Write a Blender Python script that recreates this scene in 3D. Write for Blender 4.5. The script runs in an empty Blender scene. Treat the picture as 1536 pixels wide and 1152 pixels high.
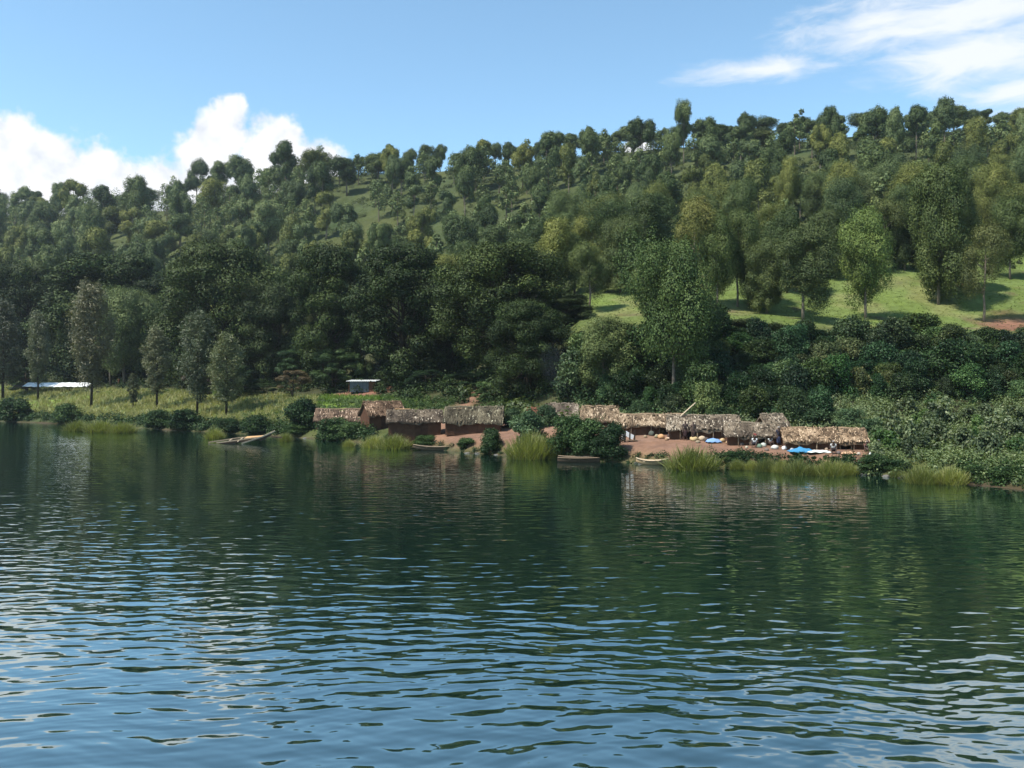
import bpy, math, random
import numpy as np
from mathutils import Vector, Matrix

R = math.radians
rng = np.random.default_rng(11)
random.seed(11)
scene = bpy.context.scene
COL = scene.collection

# ------------------------------------------------------------------ survey of the place
# The camera stands 6 m above the lake; bearings are noted on a 1536 wide plate of focal length 1330.
FOC, CX, HY, CAMH = 1330.0, 768.0, 584.0, 6.0


def X(u, D):
    return (u - CX) / FOC * D


def ZZ(v, D):
    return CAMH + (HY - v) / FOC * D


def vnoise(x, y, seed=0):
    """smooth value noise, -1..1"""
    x = np.asarray(x, float); y = np.asarray(y, float)
    xi = np.floor(x); yi = np.floor(y)
    xf = x - xi; yf = y - yi
    xf = xf * xf * (3 - 2 * xf); yf = yf * yf * (3 - 2 * yf)

    def h(a, b):
        s = np.sin(a * 127.1 + b * 311.7 + seed * 74.7) * 43758.5453
        return (s - np.floor(s)) * 2 - 1
    return (h(xi, yi) * (1 - xf) + h(xi + 1, yi) * xf) * (1 - yf) + (h(xi, yi + 1) * (1 - xf) + h(xi + 1, yi + 1) * xf) * yf


def fbm(x, y, seed=0, n=3):
    s = 0; a = 1; t = 0
    for i in range(n):
        s = s + a * vnoise(np.asarray(x) * 2 ** i, np.asarray(y) * 2 ** i, seed + i * 9); t += a; a *= .5
    return s / t


# bearing: (shore, bank top, foot of hill, bench front, bench back, mid slope, ridge) distances, then heights
PROF = {
    -1500: ([330, 336, 390, 430, 480, 620, 820], [0, .8, 7, 11, 22, 60, 135]),
    -500: ([230, 235, 290, 330, 380, 520, 720], [0, .8, 6.8, 11, 21, 60, 132]),
    0: ([166, 170, 215, 250, 300, 420, 600], [0, .8, 6.3, 10.5, 20.4, 57.8, 124]),
    250: ([131, 134.5, 175, 205, 250, 360, 520], [0, .9, 5.4, 8.2, 18, 50.4, 110]),
    480: ([106, 109, 138, 160, 200, 300, 450], [0, 1.0, 4.5, 7.1, 15.6, 45, 113]),
    700: ([83.2, 85.6, 112, 130, 165, 270, 420], [0, 1.2, 4.0, 6.4, 15.2, 45, 110]),
    870: ([74.6, 77, 95, 118, 145, 250, 400], [0, 1.2, 3.3, 14.3, 21, 48, 110]),
    1050: ([68, 70, 84, 112, 150, 240, 380], [0, 1.2, 2.4, 14.9, 25, 49, 109]),
    1300: ([61.8, 64, 78, 112, 155, 230, 360], [0, 1.2, 1.9, 14.1, 27.2, 50, 108]),
    1536: ([53, 55, 75, 108, 150, 220, 350], [0, 1.0, 2.3, 13.2, 25, 48, 106]),
    2000: ([40, 42, 62, 95, 140, 210, 340], [0, 1.0, 2.5, 13, 25, 48, 104]),
    3200: ([28, 30, 50, 85, 130, 200, 330], [0, 1.0, 2.5, 13, 25, 48, 104]),
}
_U = np.array(sorted(PROF))
_PD = np.array([PROF[u][0] for u in _U], float)
_PZ = np.array([PROF[u][1] for u in _U], float)


def prof(u):
    u = np.clip(np.asarray(u, float), _U[0], _U[-1])
    D = np.stack([np.interp(u, _U, _PD[:, k]) for k in range(7)], -1)
    Z = np.stack([np.interp(u, _U, _PZ[:, k]) for k in range(7)], -1)
    return D, Z


def terrain(x, y):
    x = np.atleast_1d(np.asarray(x, float)); y = np.atleast_1d(np.asarray(y, float))
    yy = np.maximum(y, 4.0)
    u = CX + FOC * x / yy
    D, Z = prof(u)
    wig = vnoise(x / 7.0, y / 7.0, 3) * .9 + vnoise(x / 2.3, y / 2.3, 5) * .35
    D = D.copy()
    D[..., 0] += wig; D[..., 1] += wig
    d = yy
    z = np.where(d < D[..., 0], -np.minimum((D[..., 0] - d) * .12, 5.0), 0.0)
    for k in range(6):
        a, b = D[..., k], D[..., k + 1]
        t = np.clip((d - a) / (b - a), 0, 1)
        if k in (1, 2, 3, 5):
            ts = t * t * (3 - 2 * t)
            t = t * .6 + ts * .4
        m = (d >= a) & (d < b)
        z = np.where(m, Z[..., k] + (Z[..., k + 1] - Z[..., k]) * t, z)
    over = d >= D[..., 6]
    t = d - D[..., 6]
    z = np.where(over, Z[..., 6] - .0012 * t * t * np.exp(-t / 400) - .10 * t, z)
    hill = np.clip((d - D[..., 2]) / 60, 0, 1)
    z = z + hill * (fbm(x / 45, y / 45, 20) * 3.2 + fbm(x / 9, y / 9, 31) * .5)
    z = z + np.clip((d - D[..., 1]) / 6, 0, 1) * fbm(x / 3.5, y / 3.5, 41) * .10
    return z


def tz(x, y):
    return float(terrain(x, y)[0])


def ground_at(u, v, dmin=40, dmax=640):
    """first ground point on a bearing: where the land shows at height v of the plate"""
    ds = np.arange(dmin, dmax, .5)
    zs = terrain(X(u, ds), ds)
    vs = HY - (zs - CAMH) / FOC ** 0 * FOC / ds
    S = float(prof(u)[0][0])
    ok = np.where((vs <= v) & (ds > S + 1.0))[0]
    d = float(ds[ok[0]]) if len(ok) else float(prof(u)[0][6])
    return X(u, d), d, tz(X(u, d), d)


# ------------------------------------------------------------------ helpers
def fast_mesh(name, V, Q, mat, tint=None, smooth=False):
    V = np.asarray(V, np.float32); Q = np.asarray(Q, np.int32)
    me = bpy.data.meshes.new(name)
    n, k = Q.shape
    me.vertices.add(len(V)); me.vertices.foreach_set('co', V.ravel())
    me.loops.add(n * k); me.loops.foreach_set('vertex_index', Q.ravel())
    me.polygons.add(n)
    me.polygons.foreach_set('loop_start', np.arange(0, n * k, k, dtype=np.int32))
    if smooth:
        me.polygons.foreach_set('use_smooth', np.ones(n, bool))
    if tint is not None:
        at = me.attributes.new('tint', 'FLOAT', 'POINT')
        at.data.foreach_set('value', np.asarray(tint, np.float32))
    me.update(calc_edges=True)
    me.validate()
    if mat is not None:
        me.materials.append(mat)
    return me


def link(name, data, parent=None, loc=None, label=None, cat=None, group=None, kind=None, rz=None):
    o = bpy.data.objects.new(name, data)
    COL.objects.link(o)
    if parent is not None:
        o.parent = parent
    if loc is not None:
        o.location = loc
    if rz is not None:
        o.rotation_euler.z = rz
    tag(o, label, cat, group, kind)
    return o


def tag(o, label=None, cat=None, group=None, kind=None):
    if label: o['label'] = label
    if cat: o['category'] = cat
    if group: o['group'] = group
    if kind: o['kind'] = kind
    return o


class MB:
    """collects simple solids into one mesh"""
    def __init__(s):
        s.V = []; s.F = []; s.T = []

    def add(s, V, F, t=.5):
        o = len(s.V)
        s.V += [tuple(v) for v in V]; s.F += [[i + o for i in f] for f in F]
        s.T += list(t) if hasattr(t, '__len__') else [t] * len(V)

    def box(s, c, d, rot=None, t=.5):
        c = Vector(c)
        V = []
        for sx, sy, sz in ((-1, -1, -1), (1, -1, -1), (1, 1, -1), (-1, 1, -1), (-1, -1, 1), (1, -1, 1), (1, 1, 1), (-1, 1, 1)):
            v = Vector((sx * d[0] / 2, sy * d[1] / 2, sz * d[2] / 2))
            if rot is not None: v = rot @ v
            V.append(c + v)
        s.add(V, [(0, 3, 2, 1), (4, 5, 6, 7), (0, 1, 5, 4), (1, 2, 6, 5), (2, 3, 7, 6), (3, 0, 4, 7)], t)

    def bar(s, a, b, w, h, t=.5):
        a = Vector(a); b = Vector(b); d = b - a
        q = d.to_track_quat('X', 'Z').to_matrix()
        s.box((a + b) / 2, (d.length, w, h), q, t)

    def tube(s, pts, rad, n=7, t=.5, cap=True):
        pts = [Vector(p) for p in pts]
        rings = []
        for i, p in enumerate(pts):
            d = (pts[min(i + 1, len(pts) - 1)] - pts[max(i - 1, 0)]).normalized()
            u = d.orthogonal().normalized() if abs(d.z) > .95 else d.cross(Vector((0, 0, 1))).normalized()
            if abs(d.z) > .95:
                u = (Vector((1, 0, 0)) - d * d.x).normalized()
            w = d.cross(u)
            rings.append([p + (u * math.cos(a) + w * math.sin(a)) * rad[i] for a in [2 * math.pi * j / n for j in range(n)]])
        V = [v for r in rings for v in r]; F = []
        for i in range(len(pts) - 1):
            for j in range(n):
                k = (j + 1) % n
                F.append((i * n + j, i * n + k, (i + 1) * n + k, (i + 1) * n + j))
        if cap:
            F.append(tuple(range(n - 1, -1, -1))); F.append(tuple((len(pts) - 1) * n + j for j in range(n)))
        s.add(V, F, t)

    def mesh(s, name, mat, smooth=False):
        me = bpy.data.meshes.new(name)
        me.from_pydata(s.V, [], s.F)
        at = me.attributes.new('tint', 'FLOAT', 'POINT')
        at.data.foreach_set('value', np.asarray(s.T, np.float32))
        if smooth:
            me.polygons.foreach_set('use_smooth', np.ones(len(me.polygons), bool))
        me.materials.append(mat); me.update()
        return me

    def build(s, name, mat, parent=None, smooth=False, **k):
        return link(name, s.mesh(name, mat, smooth), parent, **k)


def unit(v):
    return v / np.maximum(np.linalg.norm(v, axis=-1, keepdims=True), 1e-9)


def leaves(P, N, L, W, r=rng, droop=0.0):
    """diamond shaped leaves at P facing N"""
    n = len(P)
    N = unit(N)
    T = r.normal(size=(n, 3)); T[:, 2] -= droop
    T = unit(T - N * (T * N).sum(1, keepdims=True))
    B = np.cross(N, T)
    L = np.broadcast_to(np.asarray(L, float), (n,))[:, None]; W = np.broadcast_to(np.asarray(W, float), (n,))[:, None]
    bend = N * L * .18
    V = np.stack([P - T * L * .5 - bend, P + B * W * .5, P + T * L * .5 - bend, P - B * W * .5], 1).reshape(-1, 3)
    Q = np.arange(n * 4).reshape(n, 4)
    return V, Q


def clumps(C, RAD, cnt, size, r=rng, up=.35, jit=.55, shell=.55, wid=.5, droop=0.0):
    """leaf clumps: centres C (k,3), radii RAD (k,3), cnt leaves each; returns V, Q, tint"""
    k = len(C)
    cnt = np.broadcast_to(np.asarray(cnt), (k,)).astype(int)
    idx = np.repeat(np.arange(k), cnt)
    n = len(idx)
    d = unit(r.normal(size=(n, 3)))
    rr = shell + (1 - shell) * r.random(n) ** .7
    # uneven clump surface
    rr *= 1 + .22 * np.sin(d[:, 0] * 5 + idx * 1.7) * np.sin(d[:, 2] * 6 + idx) + .15 * r.normal(size=n)
    P = C[idx] + d * RAD[idx] * rr[:, None]
    N = unit(d / RAD[idx] * RAD[idx].mean(1, keepdims=True)) + np.array([0, 0, up]) + r.normal(size=(n, 3)) * jit
    s = size * (0.7 + .7 * r.random(n))
    V, Q = leaves(P, N, s, s * wid, r, droop)
    base = r.random(k)[idx] * .45
    tint = np.clip(base + r.random(n) * .55, 0, 1)
    return V, Q, np.repeat(tint, 4)


# ------------------------------------------------------------------ materials
def new_mat(name):
    m = bpy.data.materials.new(name); m.use_nodes = True
    nt = m.node_tree
    for n in list(nt.nodes): nt.nodes.remove(n)
    out = nt.nodes.new('ShaderNodeOutputMaterial')
    return m, nt, out


def N(nt, typ, **kw):
    n = nt.nodes.new(typ)
    for k, v in kw.items():
        if k == 'inp':
            for a, b in v.items():
                if hasattr(b, 'is_linked'): nt.links.new(b, n.inputs[a])
                else: n.inputs[a].default_value = b
        else:
            setattr(n, k, v)
    return n


def ramp(nt, fac, stops):
    r = nt.nodes.new('ShaderNodeValToRGB')
    el = r.color_ramp.elements
    while len(el) < len(stops): el.new(.5)
    for e, (p, c) in zip(el, stops):
        e.position = p; e.color = (*c, 1)
    nt.links.new(fac, r.inputs[0])
    return r.outputs[0]


def mixc(nt, fac, a, b, typ='MIX'):
    m = nt.nodes.new('ShaderNodeMix'); m.data_type = 'RGBA'; m.blend_type = typ
    for i, v in ((0, fac), (6, a), (7, b)):
        if hasattr(v, 'is_linked'): nt.links.new(v, m.inputs[i])
        elif i == 0: m.inputs[0].default_value = v
        else: m.inputs[i].default_value = (*v, 1) if len(v) == 3 else v
    return m.outputs[2]


def math_(nt, op, a, b=None, c=None, clamp=False):
    m = nt.nodes.new('ShaderNodeMath'); m.operation = op; m.use_clamp = clamp
    for i, v in enumerate((a, b, c)):
        if v is None: continue
        if hasattr(v, 'is_linked'): nt.links.new(v, m.inputs[i])
        else: m.inputs[i].default_value = v
    return m.outputs[0]


def foliage_mat(name, dark, mid, light, trans=.25, rough=.5, spec=.3):
    m, nt, out = new_mat(name)
    a = N(nt, 'ShaderNodeAttribute', attribute_name='tint')
    oi = N(nt, 'ShaderNodeObjectInfo')
    col = ramp(nt, a.outputs['Fac'], [(0, dark), (.55, mid), (1, light)])
    col = mixc(nt, 1.0, col, oi.outputs['Color'], 'MULTIPLY')
    val = math_(nt, 'MULTIPLY_ADD', oi.outputs['Random'], .68, .64)
    hs = N(nt, 'ShaderNodeHueSaturation', inp={'Color': col, 'Value': val,
           'Hue': math_(nt, 'MULTIPLY_ADD', oi.outputs['Random'], -.03, .515)})
    p = N(nt, 'ShaderNodeBsdfPrincipled', inp={'Base Color': hs.outputs[0], 'Roughness': rough, 'Specular IOR Level': spec})
    t = N(nt, 'ShaderNodeBsdfTranslucent', inp={'Color': mixc(nt, 1.0, hs.outputs[0], (1.15, 1.25, .5), 'MULTIPLY')})
    mx = N(nt, 'ShaderNodeMixShader', inp={0: trans, 1: p.outputs[0], 2: t.outputs[0]})
    nt.links.new(mx.outputs[0], out.inputs[0])
    return m


def tint_mat(name, stops, rough=.85, spec=.2, noise=8.0, amount=.35, bump=.0):
    m, nt, out = new_mat(name)
    a = N(nt, 'ShaderNodeAttribute', attribute_name='tint')
    oi = N(nt, 'ShaderNodeObjectInfo')
    tc = N(nt, 'ShaderNodeTexCoord')
    nz = N(nt, 'ShaderNodeTexNoise', inp={'Vector': tc.outputs['Object'], 'Scale': noise, 'Detail': 5.0, 'Roughness': .65})
    f = math_(nt, 'ADD', a.outputs['Fac'], math_(nt, 'MULTIPLY_ADD', nz.outputs[0], amount * 2, -amount), clamp=True)
    col = ramp(nt, f, stops)
    col = mixc(nt, 1.0, col, oi.outputs['Color'], 'MULTIPLY')
    p = N(nt, 'ShaderNodeBsdfPrincipled', inp={'Base Color': col, 'Roughness': rough, 'Specular IOR Level': spec})
    if bump:
        b = N(nt, 'ShaderNodeBump', inp={'Height': nz.outputs[0], 'Strength': bump, 'Distance': .05})
        nt.links.new(b.outputs[0], p.inputs['Normal'])
    nt.links.new(p.outputs[0], out.inputs[0])
    return m


M_EUC = foliage_mat('eucalyptus_leaves', (.042, .066, .024), (.108, .142, .044), (.20, .228, .074), .06, .6, .18)
M_BROAD = foliage_mat('broad_leaves', (.013, .023, .009), (.030, .046, .014), (.074, .100, .030), .06, .6, .15)
M_CASU = foliage_mat('casuarina_needles', (.06, .072, .040), (.092, .104, .055), (.135, .145, .075), .15)
M_SHRUB = foliage_mat('shrub_leaves', (.014, .032, .014), (.036, .066, .023), (.115, .165, .065), .1, .5, .16)
M_SCRUB = foliage_mat('scrub_leaves', (.055, .078, .036), (.10, .135, .058), (.19, .225, .11), .25, .5, .3)
M_REED = foliage_mat('reed_blades', (.13, .13, .045), (.20, .225, .068), (.33, .32, .14), .35, .5, .3)
M_CROP = foliage_mat('crop_blades', (.12, .13, .045), (.21, .215, .085), (.33, .31, .15), .3, .55, .25)
M_GRASS = foliage_mat('grass_blades', (.085, .125, .03), (.13, .175, .042), (.20, .215, .075), .3, .6, .2)
M_RED = foliage_mat('russet_leaves', (.09, .045, .03), (.16, .085, .05), (.22, .15, .07), .25)
M_BARK = tint_mat('bark', [(0, (.06, .045, .032)), (.5, (.15, .12, .09)), (1, (.30, .26, .21))], .9, .1, 3.0, .35, .4)
M_DBARK = tint_mat('dark_bark', [(0, (.02, .016, .012)), (.5, (.05, .04, .03)), (1, (.11, .09, .07))], .9, .1, 3.0, .35, .4)
M_STRAW = tint_mat('thatch', [(0, (.038, .029, .022)), (.35, (.112, .086, .062)), (.7, (.245, .192, .136)), (1, (.50, .42, .32))], .9, .1, 5.0, .22)
M_MUD = tint_mat('mud_wall', [(0, (.045, .024, .016)), (.5, (.10, .05, .03)), (1, (.20, .10, .055))], .95, .1, 2.5, .4, .5)
M_WOOD = tint_mat('weathered_wood', [(0, (.06, .04, .027)), (.5, (.22, .155, .10)), (1, (.62, .48, .33))], .8, .2, 9.0, .2, .3)
M_PLANK = tint_mat('fresh_plank', [(0, (.30, .17, .08)), (1, (.62, .38, .18))], .75, .2, 6.0, .3)
M_TIN = tint_mat('sheet_metal', [(0, (.18, .20, .22)), (.5, (.34, .37, .39)), (1, (.62, .64, .64))], .45, .5, 2.0, .25)
M_WHITE = tint_mat('white_sheeting', [(0, (.62, .62, .60)), (.6, (.82, .82, .80)), (1, (.9, .9, .88))], .6, .3, 1.5, .2)
M_CLOTH = tint_mat('cloth', [(0, (.55, .55, .55)), (1, (1, 1, 1))], .85, .1, 14.0, .25)
M_SKIN = tint_mat('dark_skin', [(0, (.045, .026, .018)), (1, (.085, .05, .034))], .5, .35, 9.0, .2)
M_ROCK = tint_mat('rock', [(0, (.06, .055, .05)), (.5, (.16, .15, .135)), (1, (.34, .32, .29))], .85, .25, 3.0, .4, .5)


# ------------------------------------------------------------------ ground
def soil_masks(x, y):
    u = CX + FOC * x / np.maximum(y, 4)
    D, Z = prof(u)
    n1 = fbm(x / 6, y / 6, 60); n2 = fbm(x / 18, y / 18, 70); n3 = fbm(x / 1.8, y / 1.8, 80)

    def sm(a, b, v):
        t = np.clip((v - a) / (b - a), 0, 1)
        return t * t * (3 - 2 * t)
    C = np.empty((len(x), 3))
    C[:] = (.060, .072, .026)                                   # rough hillside grass
    C += (np.clip(n2, -1, 1)[:, None] * np.array([.03, .022, .006]))

    def over(m, c):
        m = np.clip(m, 0, 1)[:, None]
        C[:] = C * (1 - m) + np.array(c) * m
    d = y
    # pasture bench
    bench = sm(840, 900, u) * sm(D[:, 2] + 14, D[:, 3] - 3, d) * (1 - sm(D[:, 4] + 4, D[:, 4] + 28, d + 8 * n2))
    over(bench * .95, (.118, .158, .042))
    over(bench * sm(.0, .5, n1) * .7, (.165, .165, .065))
    over(bench * sm(.1, .5, -n2) * .6, (.075, .10, .032))
    over(bench * sm(.35, .6, fbm(x / 4, y / 4, 66)) * .7, (.10, .075, .042))
    # bank litter under shrubs and shade trees; tree shade painted in behind huts
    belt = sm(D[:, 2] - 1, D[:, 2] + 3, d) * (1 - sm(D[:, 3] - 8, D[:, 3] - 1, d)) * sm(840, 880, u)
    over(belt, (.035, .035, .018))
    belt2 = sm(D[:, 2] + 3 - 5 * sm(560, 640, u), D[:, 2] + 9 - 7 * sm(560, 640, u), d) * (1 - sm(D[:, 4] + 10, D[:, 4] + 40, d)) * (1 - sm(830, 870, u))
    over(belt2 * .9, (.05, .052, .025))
    # fields by the water on the far left
    field = sm(D[:, 1] - .5, D[:, 1] + 1.5, d) * (1 - sm(D[:, 2] + 2, D[:, 2] + 8, d)) * (1 - sm(500, 560, u))
    over(field, (.12, .145, .05))
    over(field * sm(.1, .4, n2), (.13, .19, .035))
    # bare red earth round the huts
    yard = sm(600, 640, u + 20 * n1) * (1 - sm(1290, 1320, u)) * sm(D[:, 0] + .2, D[:, 1] + .3, d) * (1 - sm(D[:, 1] + 10, D[:, 1] + 17, d + 3 * n1))
    over(yard, (.205, .118, .078))
    over(yard * sm(-.1, .5, n3) * .6, (.15, .082, .054))
    over(yard * sm(.2, .6, n1) * .5, (.24, .15, .105))
    # track from the huts up between them
    path = np.exp(-((u - (660 + (d - 95) * 2.2)) / (16 + 3 * n1)) ** 2) * sm(88, 92, d) * (1 - sm(124, 130, d))
    over(path, (.22, .125, .08))
    # red cut by the tin hut, red patch on the pasture, red track on the far slope
    for cu, cd, ru, rd, c in ((548, 140, 60, 4, (.24, .12, .08)), (1510, 112, 42, 6, (.20, .10, .065)), (1445, 133, 14, 4, (.11, .06, .04))):
        over(np.exp(-((u - cu + 6 * n1) / ru) ** 4 - ((d - cd + n1) / rd) ** 4), c)
    over(np.exp(-((u - 258 + 14 * np.sin(d / 7)) / 7) ** 2) * sm(205, 212, d) * (1 - sm(262, 275, d)), (.32, .17, .10))
    # mud at the waterline and lake bed
    over(1 - sm(D[:, 0] - .3, D[:, 0] + 1.0, d), (.07, .05, .032))
    C += n3[:, None] * .012
    return np.clip(C, .01, 1)


def build_ground():
    us = np.concatenate([np.arange(-1500, -200, 40), np.arange(-200, 1740, 5), np.arange(1740, 3201, 40)])
    ds = [6.0]
    while ds[-1] < 1300:
        d = ds[-1]
        ds.append(d + (2.0 if d < 46 else .55 if d < 90 else .9 if d < 180 else 2.4 if d < 420 else 12))
    ds = np.array(ds)
    UU, DD = np.meshgrid(us, ds)
    x = X(UU, DD).ravel(); y = DD.ravel()
    z = terrain(x, y)
    nu, nd = len(us), len(ds)
    i = np.arange(nu * nd).reshape(nd, nu)
    Q = np.stack([i[:-1, :-1], i[:-1, 1:], i[1:, 1:], i[1:, :-1]], -1).reshape(-1, 4)
    m, nt, out = new_mat('earth_and_grass')
    a = N(nt, 'ShaderNodeAttribute', attribute_name='soil')
    g = N(nt, 'ShaderNodeNewGeometry')
    n1 = N(nt, 'ShaderNodeTexNoise', inp={'Vector': g.outputs['Position'], 'Scale': .9, 'Detail': 6.0, 'Roughness': .7})
    n2 = N(nt, 'ShaderNodeTexNoise', inp={'Vector': g.outputs['Position'], 'Scale': .12, 'Detail': 3.0})
    f = math_(nt, 'MULTIPLY', math_(nt, 'MULTIPLY_ADD', n1.outputs[0], 1.3, .35), math_(nt, 'MULTIPLY_ADD', n2.outputs[0], .7, .65))
    hs = N(nt, 'ShaderNodeHueSaturation', inp={'Color': a.outputs['Color'], 'Value': f})
    p = N(nt, 'ShaderNodeBsdfPrincipled', inp={'Base Color': hs.outputs[0], 'Roughness': .95, 'Specular IOR Level': .1})
    b = N(nt, 'ShaderNodeBump', inp={'Height': n1.outputs[0], 'Strength': .7, 'Distance': .35})
    nt.links.new(b.outputs[0], p.inputs['Normal'])
    nt.links.new(p.outputs[0], out.inputs[0])
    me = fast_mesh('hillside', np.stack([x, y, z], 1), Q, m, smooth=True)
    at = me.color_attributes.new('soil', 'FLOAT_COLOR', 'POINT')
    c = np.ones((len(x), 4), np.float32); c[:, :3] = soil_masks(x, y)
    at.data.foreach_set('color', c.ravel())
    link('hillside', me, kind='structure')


build_ground()


# ------------------------------------------------------------------ water
def build_water():
    m, nt, out = new_mat('lake_water')
    g = N(nt, 'ShaderNodeNewGeometry')
    pos = g.outputs['Position']

    def vm(op, a, b=None, s=None):
        n = nt.nodes.new('ShaderNodeVectorMath'); n.operation = op
        for i, v in enumerate((a, b)):
            if v is None: continue
            if hasattr(v, 'is_linked'): nt.links.new(v, n.inputs[i])
            else: n.inputs[i].default_value = v
        if s is not None:
            if hasattr(s, 'is_linked'): nt.links.new(s, n.inputs['Scale'])
            else: n.inputs['Scale'].default_value = s
        return n.outputs['Value'] if op == 'DOT_PRODUCT' else n.outputs[0]
    w1 = N(nt, 'ShaderNodeTexNoise', inp={'Vector': vm('MULTIPLY', pos, (.16, .22, 1)), 'Scale': 1.0, 'Detail': 2.0})
    w2 = N(nt, 'ShaderNodeTexNoise', inp={'Vector': vm('MULTIPLY', pos, (.55, .9, 1)), 'Scale': 1.0, 'Detail': 1.0})
    warp = vm('ADD', vm('SCALE', vm('SUBTRACT', w1.outputs['Color'], (.5, .5, .5)), s=1.7), vm('SCALE', vm('SUBTRACT', w2.outputs['Color'], (.5, .5, .5)), s=.38))
    p = vm('ADD', pos, warp)
    waves = [  # wavelength, heading off the view axis in degrees, slope
        (2.3, 9, .007), (1.7, -8, .011), (1.3, 15, .014), (1.05, -19, .014), (.9, 4, .017), (.78, 24, .014),
        (.66, -11, .016), (.56, -27, .012), (.47, 9, .014), (.38, -4, .012), (.3, 22, .010), (.24, -18, .009)]
    tot = None
    wr = random.Random(5)
    for lam, deg, sl in waves:
        k = 2 * math.pi / (lam * .8)
        dx, dy = math.sin(R(deg)), math.cos(R(deg))
        ph = vm('DOT_PRODUCT', p, (dx * k, dy * k, 0))
        c = math_(nt, 'COSINE', math_(nt, 'ADD', ph, wr.uniform(0, 6.28)))
        n = nt.nodes.new('ShaderNodeVectorMath'); n.operation = 'SCALE'
        n.inputs[0].default_value = (dx * sl, dy * sl, 0); nt.links.new(c, n.inputs['Scale'])
        tot = n.outputs[0] if tot is None else vm('ADD', tot, n.outputs[0])
    patch = N(nt, 'ShaderNodeTexNoise', inp={'Vector': vm('MULTIPLY', pos, (.05, .085, 1)), 'Scale': 1.0, 'Detail': 4.0, 'Roughness': .6})
    amp = math_(nt, 'MULTIPLY_ADD', patch.outputs[0], 2.4, -.22)
    calm = N(nt, 'ShaderNodeMapRange', inp={0: vm('DOT_PRODUCT', pos, (.667, .745, 0)), 1: 12.0, 2: 50.0, 3: 1.05, 4: .5})
    tot = vm('SCALE', tot, s=math_(nt, 'MULTIPLY', amp, calm.outputs[0]))
    r1 = N(nt, 'ShaderNodeTexNoise', inp={'Vector': vm('MULTIPLY', pos, (1.6, 4.0, 1)), 'Scale': 1.0, 'Detail': 3.0, 'Roughness': .6})
    rip = vm('MULTIPLY', vm('SUBTRACT', r1.outputs['Color'], (.5, .5, .5)), (.035, .07, 0))
    tot = vm('ADD', tot, rip)
    nrm = vm('NORMALIZE', vm('SUBTRACT', (0, 0, 1), tot))
    lw = N(nt, 'ShaderNodeLayerWeight', inp={'Blend': .5, 'Normal': nrm})
    fr = math_(nt, 'MULTIPLY_ADD', math_(nt, 'POWER', lw.outputs['Facing'], 2.5), .86, .12, clamp=True)
    body = N(nt, 'ShaderNodeBsdfDiffuse', inp={'Color': (.004, .016, .011, 1)})
    gl = N(nt, 'ShaderNodeBsdfGlossy', inp={'Color': (.88, .98, .98, 1), 'Roughness': .03, 'Normal': nrm})
    b = N(nt, 'ShaderNodeMixShader', inp={0: fr, 1: body.outputs[0], 2: gl.outputs[0]})
    nt.links.new(b.outputs[0], out.inputs[0])
    V = [(-900, -250, 0), (700, -250, 0), (700, 700, 0), (-900, 700, 0)]
    me = fast_mesh('lake_water', V, [[0, 1, 2, 3]], m)
    link('lake_water', me, kind='structure')


build_water()


def shore(u):
    ds = np.arange(20, 260, .1)
    return float(ds[np.argmax(terrain(X(u, ds), ds) > 0)])


# ------------------------------------------------------------------ trees: kinds
def tree_mesh(C, RAD, cnt, size, trunk_pts, trunk_r, mleaf, mbark, r, wid=.5, up=.35, jit=.55, limbs=True, lt=.45, droop=0.0, shell=.55, extra_trunks=()):
    V, Q, T = clumps(C, RAD, cnt, size, r, up=up, jit=jit, wid=wid, droop=droop, shell=shell)
    crown = fast_mesh('crown', V, Q, mleaf, T)
    mb = MB()
    mb.tube(trunk_pts, trunk_r, 8, lt)
    tp = np.array(trunk_pts)
    if limbs:
        for c in C[::1]:
            zt = c[2] - np.linalg.norm(c[:2] - np.array([np.interp(c[2], tp[:, 2], tp[:, 0]), np.interp(c[2], tp[:, 2], tp[:, 1])])) * .9
            zt = min(max(zt, tp[-1, 2] * .35), tp[-1, 2] * .98)
            b = Vector((np.interp(zt, tp[:, 2], tp[:, 0]), np.interp(zt, tp[:, 2], tp[:, 1]), zt))
            rt = float(np.interp(zt, tp[:, 2], trunk_r)) * .5
            e = Vector(c)
            mid = (b + e) / 2 + Vector((0, 0, -.08 * (e - b).length))
            mb.tube([b, mid, e], [rt, rt * .7, rt * .3], 5, lt, cap=False)
    for pts, rad in extra_trunks:
        mb.tube(pts, rad, 7, lt)
    trunk = mb.mesh('trunk', mbark, True)
    return trunk, crown


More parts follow.
